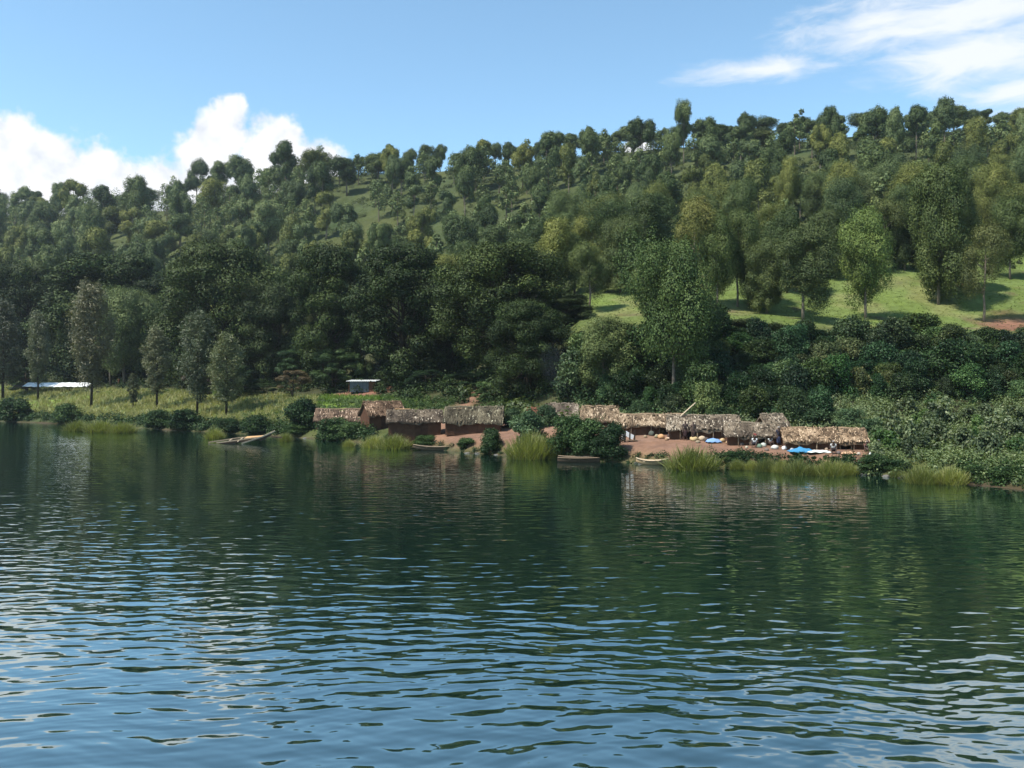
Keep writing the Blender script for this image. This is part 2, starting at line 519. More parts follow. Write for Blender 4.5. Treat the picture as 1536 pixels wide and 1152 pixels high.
def eucalyptus(seed, h=18.0, w=7.0, cb=.42, k=22, leaf=.5, per=210, top=False, mleaf=None, column=False):
    """limbs that each carry a rounded head of their own; heads at uneven heights"""
    r = np.random.default_rng(seed)
    bend = r.normal(size=2) * .035 * h
    zs = np.linspace(0, h * .9, 7)
    tp = [(bend[0] * (z / h) ** 2 + r.normal() * .06, bend[1] * (z / h) ** 2 + r.normal() * .06, z) for z in zs]
    tr = list(np.interp(zs, [0, h * .9], [.016 * h, .004 * h]))
    C = []; RD = []
    nh = max(3, k // 3)
    a0 = r.random() * 6.28
    lop = r.normal(size=2) * .09 * w
    for q in range(nh):
        s = (q + .5) / nh
        a = a0 + q * 2.4 + r.normal() * .4
        t = cb + (1 - cb) * (s ** .8) - .05 * r.random()
        if q == nh - 1: t = .93
        if column: pr = .45 + .55 * math.sin(math.pi * min(1, s * .85 + .12)) ** .7
        elif top: pr = .75 + .3 * math.sin(math.pi * s)
        else: pr = .42 + .62 * math.sin(math.pi * (s * .78 + .14)) ** .8
        if q == nh - 1: pr *= .3
        rr = w / 2 * pr * (.55 + .5 * r.random()) * (.72 if not top else .85)
        hc = np.array([bend[0] * t * t + lop[0] * s + math.cos(a) * rr, bend[1] * t * t + lop[1] * s + math.sin(a) * rr, t * h])
        hr_ = w * (.20 + .11 * r.random()) * (.85 if top else 1) * (1 if k < 40 else .8)
        m = 3 if q % 2 else 4
        for e in range(m):
            cr = hr_ * (.66 + .42 * r.random())
            off = unit(r.normal(size=3)) * hr_ * .75
            off[2] = off[2] * .9 if e else hr_ * .4
            c = hc + off
            c[2] = min(c[2], h - cr * .8)
            C.append(c); RD.append((cr, cr, cr * ((1.0 if top else 1.0) + .5 * r.random())))
    C = np.array(C); RD = np.array(RD)
    cnt = (per * (22 / len(C)) * (RD[:, 0] / RD[:, 0].mean()) ** 2 * 1.0).astype(int)
    return tree_mesh(C, RD, cnt, leaf, tp, tr, mleaf or M_EUC, M_BARK, r, wid=.6, lt=.55, droop=.5, jit=.3, shell=.68, up=.3)


def broadleaf(seed, h=19.0, w=17.0, k=60, leaf=.5, per=260, cb=.2, mleaf=None, flat=.72, forks=3):
    r = np.random.default_rng(seed)
    C = []; RD = []
    for i in range(k):
        a = r.random() * 6.283
        s = r.random() ** .75
        t = cb + (1 - cb) * s
        pr = math.sqrt(max(0, 1 - (max(0, (s - .38)) / .66) ** 2)) * (1 if s > .3 else .75 + .25 * s / .3)
        rr = w / 2 * pr * (.35 + .62 * r.random() ** .5)
        cr = w * (.085 + .075 * r.random())
        C.append((math.cos(a) * rr, math.sin(a) * rr, min(t * h, h - cr * .5)))
        RD.append((cr, cr, cr * flat * (.8 + .4 * r.random())))
    C = np.array(C); RD = np.array(RD)
    cnt = (per * (RD[:, 0] / RD[:, 0].mean()) ** 2).astype(int)
    zs = np.linspace(0, h * .8, 5)
    tp = [(r.normal() * .15 * (z > 1), r.normal() * .15 * (z > 1), z) for z in zs]
    tr = list(np.interp(zs, [0, 1.0, h * .8], [.028 * h, .02 * h, .006 * h]))
    ex = []
    for f in range(forks - 1):
        a = r.random() * 6.28; sp = w * .22
        pts = [(math.cos(a) * (.3 + sp * (z / h)), math.sin(a) * (.3 + sp * (z / h)), z) for z in np.linspace(0, h * .7, 5)]
        ex.append((pts, list(np.linspace(.014 * h, .004 * h, 5))))
    return tree_mesh(C, RD, cnt, leaf, tp, tr, mleaf or M_BROAD, M_DBARK, r, wid=.66, up=.4, jit=.32, shell=.66, extra_trunks=ex)


def casuarina(seed, h=16.0, w=4.5, cb=.28, k=34, leaf=.42, per=190, lobe=True, mleaf=None):
    r = np.random.default_rng(seed)
    C = []; RD = []
    for i in range(k):
        s = (i + .5) / k
        if lobe and s < .25: pr = .42 + .2 * math.sin(s / .25 * math.pi)
        else: pr = .35 + .65 * math.sin(math.pi * min(1, .18 + .74 * (s - .2) / .8)) if lobe else .3 + .7 * math.sin(math.pi * (.12 + .8 * s))
        a = i * 2.4
        cr = w * .17 * (.8 + .5 * r.random())
        rr = max(0, w / 2 * pr - cr * .6) * (.5 + .55 * r.random())
        C.append((math.cos(a) * rr, math.sin(a) * rr, h * (cb + (1 - cb) * s) - cr * .4))
        RD.append((cr, cr, cr * 1.5))
    C = np.array(C); RD = np.array(RD)
    zs = np.linspace(0, h * .95, 6)
    tp = [(r.normal() * .06, r.normal() * .06, z) for z in zs]
    tr = list(np.interp(zs, [0, h], [.011 * h, .002 * h]))
    return tree_mesh(C, RD, per, leaf, tp, tr, mleaf or M_CASU, M_DBARK, r, wid=.25, up=.25, jit=.8, shell=.2, lt=.3, droop=.2)


def shrub_mesh(seed, h=3.0, w=3.4, k=16, leaf=.34, per=150, mleaf=None, wid=.62):
    r = np.random.default_rng(seed)
    C = []; RD = []
    for i in range(k):
        a = r.random() * 6.28; s = r.random()
        cr = w * (.15 + .1 * r.random())
        rr = (w / 2 - cr * .6) * (r.random() ** .5) * math.sqrt(max(.1, 1 - (s * .9) ** 2))
        C.append((math.cos(a) * rr, math.sin(a) * rr, .12 * h + s * h * .8)); RD.append((cr, cr, cr * .85))
    C = np.array(C); RD = np.array(RD)
    V, Q, T = clumps(C, RD, per, leaf, r, wid=wid, up=.5, jit=.7, shell=.45)
    foliage = fast_mesh('foliage', V, Q, mleaf or M_SHRUB, T)
    mb = MB()
    for c in C[:9]:
        mb.tube([(c[0] * .1, c[1] * .1, -.15), (c[0] * .5, c[1] * .5, c[2] * .55), tuple(c)], [.06, .04, .015], 5, .4, cap=False)
    return mb.mesh('stem', M_DBARK, True), foliage


def plant(name, variant, loc, scale, label, cat, group=None, color=None, rz=None, names=('trunk', 'crown'), tilt=None):
    root = bpy.data.objects.new(name, None); COL.objects.link(root)
    root.empty_display_size = .5
    root.location = loc
    root.rotation_euler = ((tilt or 0), 0, rng.random() * 6.28 if rz is None else rz)
    root.scale = scale if hasattr(scale, '__len__') else (scale,) * 3
    tag(root, label, cat, group)
    for nm, me in zip(names, variant):
        o = bpy.data.objects.new(nm, me); COL.objects.link(o); o.parent = root
        if color is not None and nm in ('crown', 'foliage', 'blades'): o.color = (*color, 1)
    return root


ORD = 'first second third fourth fifth sixth seventh eighth ninth tenth eleventh twelfth thirteenth fourteenth fifteenth sixteenth'.split()
# landmarks below the slope, by bearing
MARKS = [(160, 'above the white roofed shelter'), (300, 'above the red dirt track'), (440, 'above the broken boat'), (575, 'above the tin roofed hut'),
         (680, 'above the gabled thatch hut'), (790, 'above the grey thatched hut'), (880, 'above the hut smoke'), (1000, 'above the pale ridged hut'),
         (1130, 'above the largest reed clump'), (1255, 'above the bright blue sheet'), (1350, 'above the lone bright pasture tree'),
         (1455, 'above the giant pasture tree'), (9999, 'above the red soil patch')]


def mark(u):
    for a, b in MARKS:
        if u < a: return b


def label_cells(items, fmt):
    """items: dicts with u and key fields; gives each an ordinal from the left within its cell"""
    cells = {}
    for it in items: cells.setdefault(it['cell'], []).append(it)
    for c, v in cells.items():
        v.sort(key=lambda i: i['u'])
        for i, it in enumerate(v):
            it['label'] = fmt(it, ('only' if len(v) == 1 else ORD[i] if i < len(ORD) else 'far right'), len(v))


# ------------------------------------------------------------------ hill trees
EUC = [eucalyptus(100 + i, h=18, w=7 + (i % 3) * 1.0, cb=.30 + .06 * (i % 4), k=16 + 3 * (i % 4), leaf=.42, per=900) for i in range(8)]
EUCT = [eucalyptus(150 + i, h=18, w=6.6 + .6 * (i % 3), cb=.44 + .04 * (i % 3), k=12 + 3 * (i % 3), leaf=.42, per=620, top=True) for i in range(5)]
EUCN = [eucalyptus(180 + i, h=18, w=8.0 + (i % 3) * .8, cb=.20 + .04 * (i % 3), k=36, leaf=.24, per=2200, column=(i % 2 == 0)) for i in range(5)]

PAST = [eucalyptus(210, h=18, w=8.0, cb=.30, k=30, leaf=.24, per=2000), eucalyptus(211, h=18, w=8.8, cb=.26, k=30, leaf=.24, per=2000), eucalyptus(212, h=18, w=9.6, cb=.13, k=66, leaf=.25, per=4000, column=True), eucalyptus(213, h=18, w=8.0, cb=.34, k=17, leaf=.23, per=900)]
occupied = []


def free(x, y, dmin):
    for (a, b) in occupied:
        if (a - x) ** 2 + (b - y) ** 2 < dmin * dmin: return False
    return True


hill = []
# skyline trees, noted one by one: left, right, top
SKY = [(155, 176, 292), (176, 198, 290), (204, 241, 284), (248, 266, 279), (264, 283, 276), (281, 310, 243), (313, 345, 245), (348, 381, 237), (384, 408, 256), (404, 437, 250), (440, 458, 248), (459, 486, 231),
       (487, 505, 241), (503, 528, 238), (528, 548, 240), (548, 568, 233), (574, 594, 217), (606, 628, 222), (626, 648, 219), (650, 670, 218), (672, 699, 230), (696, 713, 222),
       (710, 734, 212), (733, 753, 215), (755, 783, 221), (800, 820, 209), (812, 843, 201), (840, 872, 201), (874, 896, 209), (895, 915, 212), (912, 936, 207), (933, 968, 189),
       (968, 985, 226), (984, 1001, 224), (1005, 1032, 214), (1033, 1080, 185), (1080, 1119, 193), (1122, 1165, 180), (1165, 1182, 205), (1179, 1220, 184), (1220, 1242, 191), (1243, 1268, 177), (1275, 1315, 170),
       (1316, 1349, 179), (1354, 1377, 194), (1377, 1407, 175), (1409, 1452, 159), (1437, 1471, 176), (1466, 1492, 184), (1490, 1516, 182), (1516, 1545, 176)]
for i, (a, b, v) in enumerate(SKY):
    u = (a + b) / 2
    Dr = float(prof(u)[0][6])
    D = Dr - 9 + rng.normal() * 6
    x, y = X(u, D), D
    z0 = tz(x, y)
    h = ZZ(v, D) - z0
    h = max(h, 9)
    var = EUCT[i % 5] if i % 4 == 0 else EUC[i % 8]
    wpx = (b - a) / FOC * D
    sx = min(max(wpx / 8.4, .6), 1.4)
    hill.append(dict(u=u, x=x, y=y, z=z0, var=var, s=(sx, sx, h / 18), band='skyline', look='tall'))
    occupied.append((x, y))

GAPS = [(530, 335, 34, 42), (645, 292, 30, 16), (690, 262, 24, 10), (905, 462, 70, 26), (1500, 410, 60, 35), (1330, 425, 80, 28), (1130, 455, 60, 20)]   # open ground on the slope
tries = 0
while len(hill) < 292 and tries < 40000:
    tries += 1
    u = rng.uniform(-20, 1556)
    D7, Z7 = prof(u)
    lo = D7[4] + (14 if u > 850 else -18)
    D = lo + (D7[6] - 8 - lo) * rng.random()
    x, y = X(u, D), D
    z0 = tz(x, y)
    v = HY - (z0 - CAMH) * FOC / D
    if any(((u - a) / c) ** 2 + ((v - b) / d) ** 2 < 1 for a, b, c, d in GAPS): continue
    sp = 8.6 + 6.5 * (D - 150) / 300
    if vnoise(x / 40, y / 40, 91) > .5 and rng.random() < .5: continue
    if not free(x, y, sp): continue
    s7 = (D - D7[4]) / (D7[6] - D7[4])
    h = rng.uniform(13, 22) * (.85 if s7 < .2 else 1)
    big = min(max(D / 320, .85), 1.5)
    h *= big
    if D > D7[6] - 45: h = rng.uniform(8.5, 14) * big
    occupied.append((x, y))
    k = rng.random()
    var = EUCN[rng.integers(5)] if D < 220 else (EUC[rng.integers(8)] if k < .86 else EUCT[rng.integers(5)])
    w = rng.uniform(.72, 1.15) * big
    hill.append(dict(u=u, x=x, y=y, z=z0, var=var, s=(w, w, h / 18), band='upper slope' if s7 > .62 else 'middle slope' if s7 > .3 else 'lower slope', look=None))

for it in hill:
    k = rng.random()
    if it['look'] is None: it['look'] = 'olive' if k < .28 else 'dark' if k < .68 else 'grey green'
    it['col'] = {'olive': (1.25, 1.1, .85), 'dark': (.66, .74, .74), 'grey green': (.95, 1.0, 1.2), 'tall': (.85, .9, 1.05)}[it['look']]
    it['cell'] = (it['band'], mark(it['u']), it['look'])


def hill_label(it, o, n):
    who = 'sole' if o == 'only' else o
    if it['band'] == 'skyline':
        return f"{who} skyline eucalyptus from the left {it['cell'][1]}"
    return f"{who} {it['look']} eucalyptus from left on {it['band']}, {it['cell'][1]}"


label_cells(hill, hill_label)
for it in hill:
    plant('eucalyptus_tree', it['var'], (it['x'], it['y'], it['z'] - .3), it['s'], it['label'], 'tree', 'eucalyptus trees on the hill', it['col'])


# woodland nobody could count: the hazy far ridge, the back of the hill, beyond the frame
def merged_wood():
    Cs = []; Rs = []; tr = MB()
    n = 0
    for t in range(90000):
        if n >= 760: break
        u = rng.uniform(-420, 1950)
        D7, Z7 = prof(u)
        inside = -20 < u < 1556
        if inside:
            lo = D7[4] + (20 if u > 850 else -10)
            D = rng.uniform(lo, D7[6] + (60 if u < 170 else 0))
            if D > D7[6] - 8 and u > 170: continue
            zz = tz(X(u, D), D); v = HY - (zz - CAMH) * FOC / D
            if any(((u - a) / c) ** 2 + ((v - b) / d) ** 2 < 1 for a, b, c, d in GAPS): continue
        else:
            D = rng.uniform(D7[3] + 5, D7[6] + 40)
        x, y = X(u, D), D
        if not free(x, y, 7.8 if inside else 8.5): continue
        occupied.append((x, y)); n += 1
        z0 = tz(x, y)
        h = rng.uniform(8, 15)
        if inside and D > D7[6] - 30: h = rng.uniform(4, 8)
        if inside: h *= min(max(D / 320, .85), 1.5)
        w = rng.uniform(4.2, 6.6) * (min(max(D / 320, .9), 1.4) if inside else 1)
        kk = 8
        for i in range(kk):
            s = (i + .6) / kk
            a = i * 2.4 + rng.random()
            cr = w * rng.uniform(.22, .32)
            rr = max(0, w / 2 * (.4 + .6 * math.sin(math.pi * (.15 + .75 * s))) - cr * .5)
            Cs.append((x + math.cos(a) * rr, y + math.sin(a) * rr, z0 + h * (.38 + .58 * s) - cr * .3)); Rs.append((cr, cr, cr * rng.uniform(.8, 1.2)))
        tr.tube([(x, y, z0 - .3), (x, y, z0 + h * .85)], [.25, .08], 5, .4, cap=False)
    V, Q, T = clumps(np.array(Cs), np.array(Rs), 125, .66, rng, wid=.62, droop=.4, jit=.3, shell=.7)
    a = link('distant_woodland', fast_mesh('distant_woodland', V, Q, M_EUC, T), kind='stuff', label='hazy eucalyptus woodland along the far ridge and beyond', cat='woodland')
    a.color = (.9, .95, 1.05, 1)
    link('trunks', tr.mesh('trunks', M_BARK), a, kind='stuff')


merged_wood()


# ------------------------------------------------------------------ undergrowth of the slope
def slope_undergrowth():
    Cs = []; Rs = []
    for t in range(7500):
        u = rng.uniform(-150, 1690)
        D7, Z7 = prof(u)
        a = D7[4] + (8 if u > 850 else -60)
        a -= 12 * (u > 850)
        D = a + (D7[6] + 8 - a) * rng.random() ** .9
        x, y = X(u, D), D
        if u > 850 and D < D7[4] + 30 and rng.random() < .72: continue
        if vnoise(x / 14, y / 14, 17) < -.25: continue
        z0 = tz(x, y)
        r = rng.uniform(.5, 1.5) * (1.3 if D > 260 else .6 if (u > 850 and D < D7[4] + 30) else 1)
        Cs.append((x, y, z0 + r * .45)); Rs.append((r, r, r * rng.uniform(.6, 1.1)))
    V, Q, T = clumps(np.array(Cs), np.array(Rs), 70, .5, rng, wid=.5, up=.5)
    o = link('slope_undergrowth', fast_mesh('slope_undergrowth', V, Q, M_SCRUB, T), kind='stuff', label='low scrub covering the open slope between the eucalyptus trees', cat='undergrowth')
    o.color = (.72, .74, .62, 1)


slope_undergrowth()

# ------------------------------------------------------------------ the belt of big dark trees
BROAD = [broadleaf(300 + i, h=19, w=15 + i % 3 * 2, k=95 + 8 * (i % 3), leaf=.29, per=850, cb=.07 + .05 * (i % 2)) for i in range(4)]
ROUND = [broadleaf(330 + i, h=12, w=9, k=36, leaf=.23, per=850, cb=.12, flat=.75, forks=2, mleaf=M_SHRUB) for i in range(3)]
# bearing, distance, top of crown, width in bearing units, variant, colour, label
belt = [
    (165, 222, 383, 200, 0, (1.0, 1.05, .9), 'huge dark broadleaf tree behind the grey plumed casuarina'),
    (40, 236, 398, 130, 1, (1.05, 1.05, .9), 'dark broad tree at the left edge behind the white shelter'),
    (335, 176, 372, 195, 2, (.95, 1.0, .85), 'wide dark layered tree above the field bushes, right of the red track'),
    (245, 215, 420, 120, 3, (.9, .95, .9), 'dark broad tree directly behind the red dirt track'),
    (410, 170, 425, 110, 1, (.85, .9, .9), 'shaded broad tree between the widest layered tree and the tin hut'),
    (492, 152, 374, 125, 3, (1.0, 1.05, .85), 'narrower dark broadleaf tree standing left behind the tin roofed hut'),
    (605, 140, 374, 165, 0, (.95, 1.0, .85), 'tall dark layered tree right behind the tin roofed hut, pale forked trunk'),
    (680, 146, 430, 110, 2, (.85, .9, .85), 'dark tree filling the gap behind the red footpath'),
    (752, 124, 370, 205, 2, (.98, 1.02, .85), 'largest dark layered tree, crown wide over the grey thatched hut'),
    (790, 108, 452, 118, 1, (1.0, 1.05, .85), 'smaller dark layered tree in front of the largest one, beside the smoke'),
    (850, 122, 440, 80, 3, (.8, .85, .9), 'deeply shaded tree right of the smoke, left of the pasture'),
]
for u, D, vtop, wpx, vi, col, lab in belt:
    x, y = X(u, D), D
    z0 = tz(x, y)
    h = ZZ(vtop, D) - z0
    ww = wpx / FOC * D / (15 + vi % 3 * 2)
    plant('broadleaf_tree', BROAD[vi], (x, y, z0 - .2), (ww, ww, h / 19), lab, 'tree', 'big dark trees behind the huts', col)

# rounder understorey trees and bushes in front of the belt
under = [
    (352, 150, 548, 62, (1.05, 1.0, .9), 'round green bush tree at the field edge, behind the right shore casuarinas'),
    (395, 152, 575, 45, (1.0, 1.0, 1.0), 'low round bush right of the round field tree'),
    (500, 146, 525, 70, (1.1, 1.1, 1.0), 'pale leafed small tree left of the tin roofed hut'),
    (540, 148, 498, 44, (1.0, 1.05, .9), 'vine covered tall bush directly behind the tin roofed hut'),
    (640, 132, 555, 60, (.8, .9, .9), 'shaded bush behind the red footpath'),
    (700, 124, 560, 70, (.8, .9, .9), 'shaded bush behind the grey thatched hut'),
    (727, 113, 573, 34, (1.5, 1.5, 1.3), 'bright pale leafed plant above the grey thatched hut'),
    (830, 112, 560, 60, (.75, .85, .95), 'dark bush standing in the thin smoke'),
    (846, 103, 572, 46, (.8, .9, .9), 'dark round bush directly behind the grey roofed smoky hut'),
    (440, 142, 556, 50, (1, 1, 1), None),
    (40, 200, 552, 50, (1.1, 1.1, 1.2), 'pale bush behind the white roofed shelter'),
    (455, 160, 520, 80, (.85, .95, .9), 'dark bush tree behind the russet tree'),
    (265, 190, 530, 60, (.9, .95, .9), 'dark bush tree below the red dirt track'),
]
RUSSET = broadleaf(360, h=12, w=9, k=26, leaf=.25, per=480, cb=.25, flat=.7, forks=2, mleaf=M_RED)
for i, (u, D, vtop, wpx, col, lab) in enumerate(under):
    x, y = X(u, D), D
    z0 = tz(x, y)
    h = ZZ(vtop, D) - z0
    ww = wpx / FOC * D / 9
    if lab is None:
        plant('russet_tree', RUSSET, (x, y, z0), (ww, ww, h / 12), 'small tree with russet leaves left of the tin roofed hut', 'tree', None, (.8, 1.1, 1))
    else:
        plant('understorey_tree', ROUND[i % 3], (x, y, z0), (ww, ww, h / 12), lab, 'tree', 'small trees below the dark belt', col)
x, y, z = X(300, 150), 150, tz(X(300, 150), 150)
plant('russet_tree', RUSSET, (x, y, z), (.62, .62, (ZZ(552, 150) - z) / 12), 'purple brown bush tree beside the round field tree', 'tree', None, (.55, .6, .9))

# ------------------------------------------------------------------ shore casuarinas
CAS = [casuarina(400, 16, 6.2, .25, 44, .42, 260, True), casuarina(401, 16, 4.2, .26, 36, .4, 220, True), casuarina(402, 16, 5.2, .22, 40, .4, 240, False), casuarina(403, 16, 3.6, .2, 30, .4, 200, True)]
cas = [
    (137, 612, 425, 72, 0, (1.15, 1.0, .95), 'tallest shore casuarina, broad grey brown plume over the white shelter'),
    (57, 602, 468, 38, 1, (1.0, 1.0, 1.0), 'slim dark casuarina in front of the left end of the white shelter'),
    (4, 600, 452, 66, 2, (1.0, .95, 1.0), 'dark casuarina cut by the left picture edge'),
    (200, 612, 560, 20, 3, (1.0, 1.0, .9), 'dwarf casuarina with two dark balls of needles, right of the tallest'),
    (235, 614, 492, 46, 1, (1.1, 1.05, 1.0), 'thin shore casuarina just below the red dirt track'),
    (297, 624, 468, 68, 0, (1.05, 1.1, 1.05), 'full shore casuarina with grey green plume before the purple bush'),
    (340, 624, 500, 60, 2, (1.1, 1.15, .95), 'rightmost shore casuarina with small bulb on a bare trunk'),
]
for u, vb, vt, wpx, vi, col, lab in cas:
    x, y, z0 = ground_at(u, vb)
    h = ZZ(vt, y) - z0
    ww = wpx / FOC * y / [6.2, 4.2, 5.2, 3.6][vi]
    plant('casuarina_tree', CAS[vi], (x, y, z0 - .1), (ww, ww, h / 16), lab, 'tree', 'casuarinas along the field shore', col)
# pale stemmed eucalyptus behind the field
for u, D, vt, wpx, lab in ((115, 214, 445, 40, 'pale stemmed eucalyptus hidden behind the tallest casuarina'), (165, 207, 442, 44, 'pale stemmed eucalyptus just right of the tallest casuarina'), (186, 203, 440, 62, 'pale stemmed eucalyptus with wide crown left of the red track'),
                           (222, 205, 452, 46, 'small crowned eucalyptus beside the red dirt track')):
    x, y = X(u, D), D; z0 = tz(x, y)
    ww = wpx / FOC * D / 8.5
    plant('eucalyptus_tree', EUCN[int(u) % 5], (x, y, z0), (ww, ww, (ZZ(vt, D) - z0) / 18), lab, 'tree', 'eucalyptus trees behind the field', (.85, .9, .95))

# ------------------------------------------------------------------ pasture trees
past = [
    (1408, 457, 256, 92, 2, (.8, .88, .75), 'giant dark eucalyptus on the pasture, crown down to its forked trunk'),
    (1440, 440, 268, 60, 0, (.85, .9, .8), 'dark eucalyptus leaning out right behind the giant pasture tree'),
    (1298, 480, 318, 80, 1, (1.1, 1.2, .9), 'lone bright green tree on a bare trunk in the pasture'),
    (1476, 484, 338, 64, 3, (1.1, .95, .9), 'thin pasture tree with sparse brownish crown above the red soil'),
    (1357, 406, 318, 56, 2, (.75, .85, .85), 'dark round tree at the back edge of the pasture'),
    (1204, 482, 343, 84, 0, (.8, .85, .85), 'dark pasture tree over the shrubs, left of the bright one'),
    (1150, 470, 362, 74, 2, (.8, .85, .8), 'dark bushy pasture tree between the bare trunks and dark tree'),
    (1076, 464, 322, 62, 1, (.95, 1.0, .85), 'first of three close pasture trees with bare trunks'),
    (1106, 460, 316, 60, 3, (.9, .95, .85), 'second of three close pasture trees with bare trunks'),
    (1122, 458, 330, 56, 1, (.9, .95, .9), 'third of three close pasture trees with bare trunks'),
    (1040, 462, 300, 66, 3, (1.2, 1.0, .8), 'brownish topped tree behind the tree in front of the pasture'),
    (978, 486, 375, 50, 1, (1.0, 1.05, .9), 'slim tree at the left edge of the pasture, leaning on the shrubs'),
    (885, 472, 366, 60, 3, (.95, 1.0, .9), 'tree with thick dark stump base on the left pasture'),
    (862, 440, 352, 56, 0, (.9, .95, .9), 'tree standing left behind the pasture above the smoke'),
    (930, 440, 330, 70, 2, (.85, .9, .9), 'dark tree at the back of the left pasture'),
    (975, 430, 300, 70, 0, (.9, .95, .9), 'tall dark tree rising behind the left pasture'),
    (1180, 440, 318, 70, 1, (.85, .95, .9), 'dark tree at the pasture back, above the bare trunk group'),
    (1240, 420, 318, 60, 2, (.85, .9, .85), 'dark tree behind the pasture, left of the bright tree'),
    (1325, 408, 300, 62, 3, (1.05, .95, .85), 'brown topped tree at the pasture back, behind the bright tree'),
    (1515, 420, 300, 60, 1, (.95, 1.0, .9), 'slope tree above the thin brownish pasture tree'),
]
for u, vb, vt, wpx, vi, col, lab in past:
    x, y, z0 = ground_at(u, vb)
    h = ZZ(vt, y) - z0
    ww = .84 * wpx / FOC * y / (8.0 + (vi % 3) * .8)
    if 'dark' in lab: col = tuple(c * .72 for c in col)
    elif 'bright' not in lab: col = tuple(c * .85 for c in col)
    plant('pasture_tree', PAST[vi], (x, y, z0 - .2), (ww, ww, h / 18), lab, 'tree', 'trees standing on the pasture', col)
# trees rooted on the bank below it
for u, D, vt, wpx, vi, col, lab in ((1010, 92, 366, 88, 2, (.74, .86, .72), 'tall full tree in front of the pasture, rooted behind the long huts'), (905, 97, 474, 78, 0, (.82, .85, .85), 'grey green tree behind the pale ridged hut'),
                                    (1052, 96, 440, 60, 4, (.6, .72, .65), 'dark bushy tree against the right side of the tall bank tree')):
    x, y = X(u, D), D; z0 = tz(x, y)
    ww = wpx / FOC * D / 8.6
    plant('bank_tree', EUCN[vi], (x, y, z0 - .2), (ww, ww, (ZZ(vt, D) - z0) / 18), lab, 'tree', 'trees on the bank behind the huts', col)

# ------------------------------------------------------------------ shrubs of the bank on the right
SHR = [shrub_mesh(500 + i, 3.2, 3.8, 22 + 4 * (i % 3), .19, 480, wid=.5 + .1 * (i % 2)) for i in range(6)]
SMALL = [shrub_mesh(520 + i, 1.5, 1.9, 10, .2, 120, M_SCRUB) for i in range(4)]
shr = []
occ2 = []
tries = 0
while len(shr) < 130 and tries < 9000:
    tries += 1
    u = rng.uniform(868, 1560)
    D7, Z7 = prof(u)
    D = rng.uniform(D7[2] + (2.5 if u < 1240 else 9), D7[3] - 6.5)
    x, y = X(u, D), D
    s = float(np.clip(np.exp(rng.normal(-.02, .36)), .5, 1.6))
    if any((a - x) ** 2 + (b - y) ** 2 < (1.15 * (s + c)) ** 2 for a, b, c in occ2): continue
    occ2.append((x, y, s))
    q = (D - D7[2]) / (D7[3] - D7[2])
    shr.append(dict(u=u, x=x, y=y, z=tz(x, y), s=s, row='foot' if q < .34 else 'middle' if q < .67 else 'top', look='pale leafed' if rng.random() < .3 else 'large' if s > 1.15 else 'dark'))
BMARK = [(960, 'behind the pale ridged hut'), (1050, 'below the tall bank tree'), (1130, 'behind the debris roofed hut'), (1210, 'behind the patchy roofed hut'), (1300, 'behind the last hut'),
         (1380, 'below the giant pasture tree'), (1460, 'left of the red soil patch'), (9999, 'under the red soil patch')]
for it in shr:
    it['mk'] = next(b for a, b in BMARK if it['u'] < a)
    it['cell'] = (it['row'], it['mk'], it['look'])
label_cells(shr, lambda it, o, n: f"{'sole' if o == 'only' else o} {it['look']} shrub from left at the bank {it['row']}, {it['mk']}")
for i, it in enumerate(shr):
    s = it['s']
    c = {'pale leafed': (1.55, 1.5, 1.45), 'large': (.85, .92, .75), 'dark': (.58, .68, .66)}[it['look']]
    c = tuple(v * k for v, k in zip(c, (rng.uniform(.8, 1.35), rng.uniform(.85, 1.15), rng.uniform(.75, 1.2))))
    plant('bank_shrub', SHR[i % 6], (it['x'], it['y'], it['z'] - .1), (s, s, s * rng.uniform(.85, 1.45) * (.42 if it['row'] == 'top' else .78 if it['row'] == 'middle' else 1)), it['label'], 'shrub', 'shrubs on the bank behind the huts', c, names=('stem', 'foliage'))

# single bushes along the shore, noted one by one: bearing, bottom, top, width
bush = [
    (100, 640, 605, 50, 'leafy bush at the waterline below the tallest casuarina'), (20, 636, 598, 56, 'dark bush at the waterline by the left picture edge'), (240, 648, 615, 44, 'dark bush on the shore below the thin casuarina'),
    (275, 652, 615, 60, 'wide dark bush on the shore left of the broken boat'), (345, 655, 628, 50, 'dark bush at the shore behind the broken boat'), (385, 655, 622, 50, 'leafy bush right behind the broken boat prow'),
    (452, 645, 600, 62, 'tall dark bush left of the low thatched hut'), (446, 664, 636, 46, 'low bush at the waterline right of the broken boat'), (500, 664, 628, 60, 'bush in front of the low thatched hut'),
    (528, 664, 634, 44, 'small bush before the low thatched hut, touching the reeds'), (735, 678, 642, 44, 'green bush at the right end of the grey thatched hut'), (790, 668, 618, 60, 'pale bush behind the tall reeds'),
    (850, 682, 624, 66, 'leafy bush right of the tall reeds'), (885, 686, 630, 62, 'broad bush before the pale ridged hut'), (915, 690, 636, 56, 'dark bush beside the red yard edge'), (770, 640, 612, 40, 'grey bush behind the reeds, right of the grey hut'),
    (1316, 708, 680, 48, 'dark shore bush right of the last hut'), (1345, 714, 688, 44, 'low dark bush left of the shore reeds'), (1100, 700, 676, 30, 'small bush in the bank right of the largest reeds'),
    (1470, 722, 696, 50, 'green shore bush right of the last reeds'), (1515, 728, 698, 60, 'shore bush at the right picture edge'), (700, 672, 656, 30, 'low creeping bush on the bank below the grey hut'), (640, 668, 652, 40, 'low leafy bush above the narrow dugout'),
    (820, 640, 608, 36, 'grey bush before the smoky hut'), (960, 625, 600, 40, 'pale bush behind the low long hut'), (1075, 628, 606, 44, 'pale bush behind the debris roofed hut'), (1225, 640, 612, 54, 'grey green bush behind the patchy roof'),
    (1275, 645, 612, 50, 'grey green bush behind the last hut'), (1310, 660, 628, 46, 'pale bush at the end of the last hut'),
]
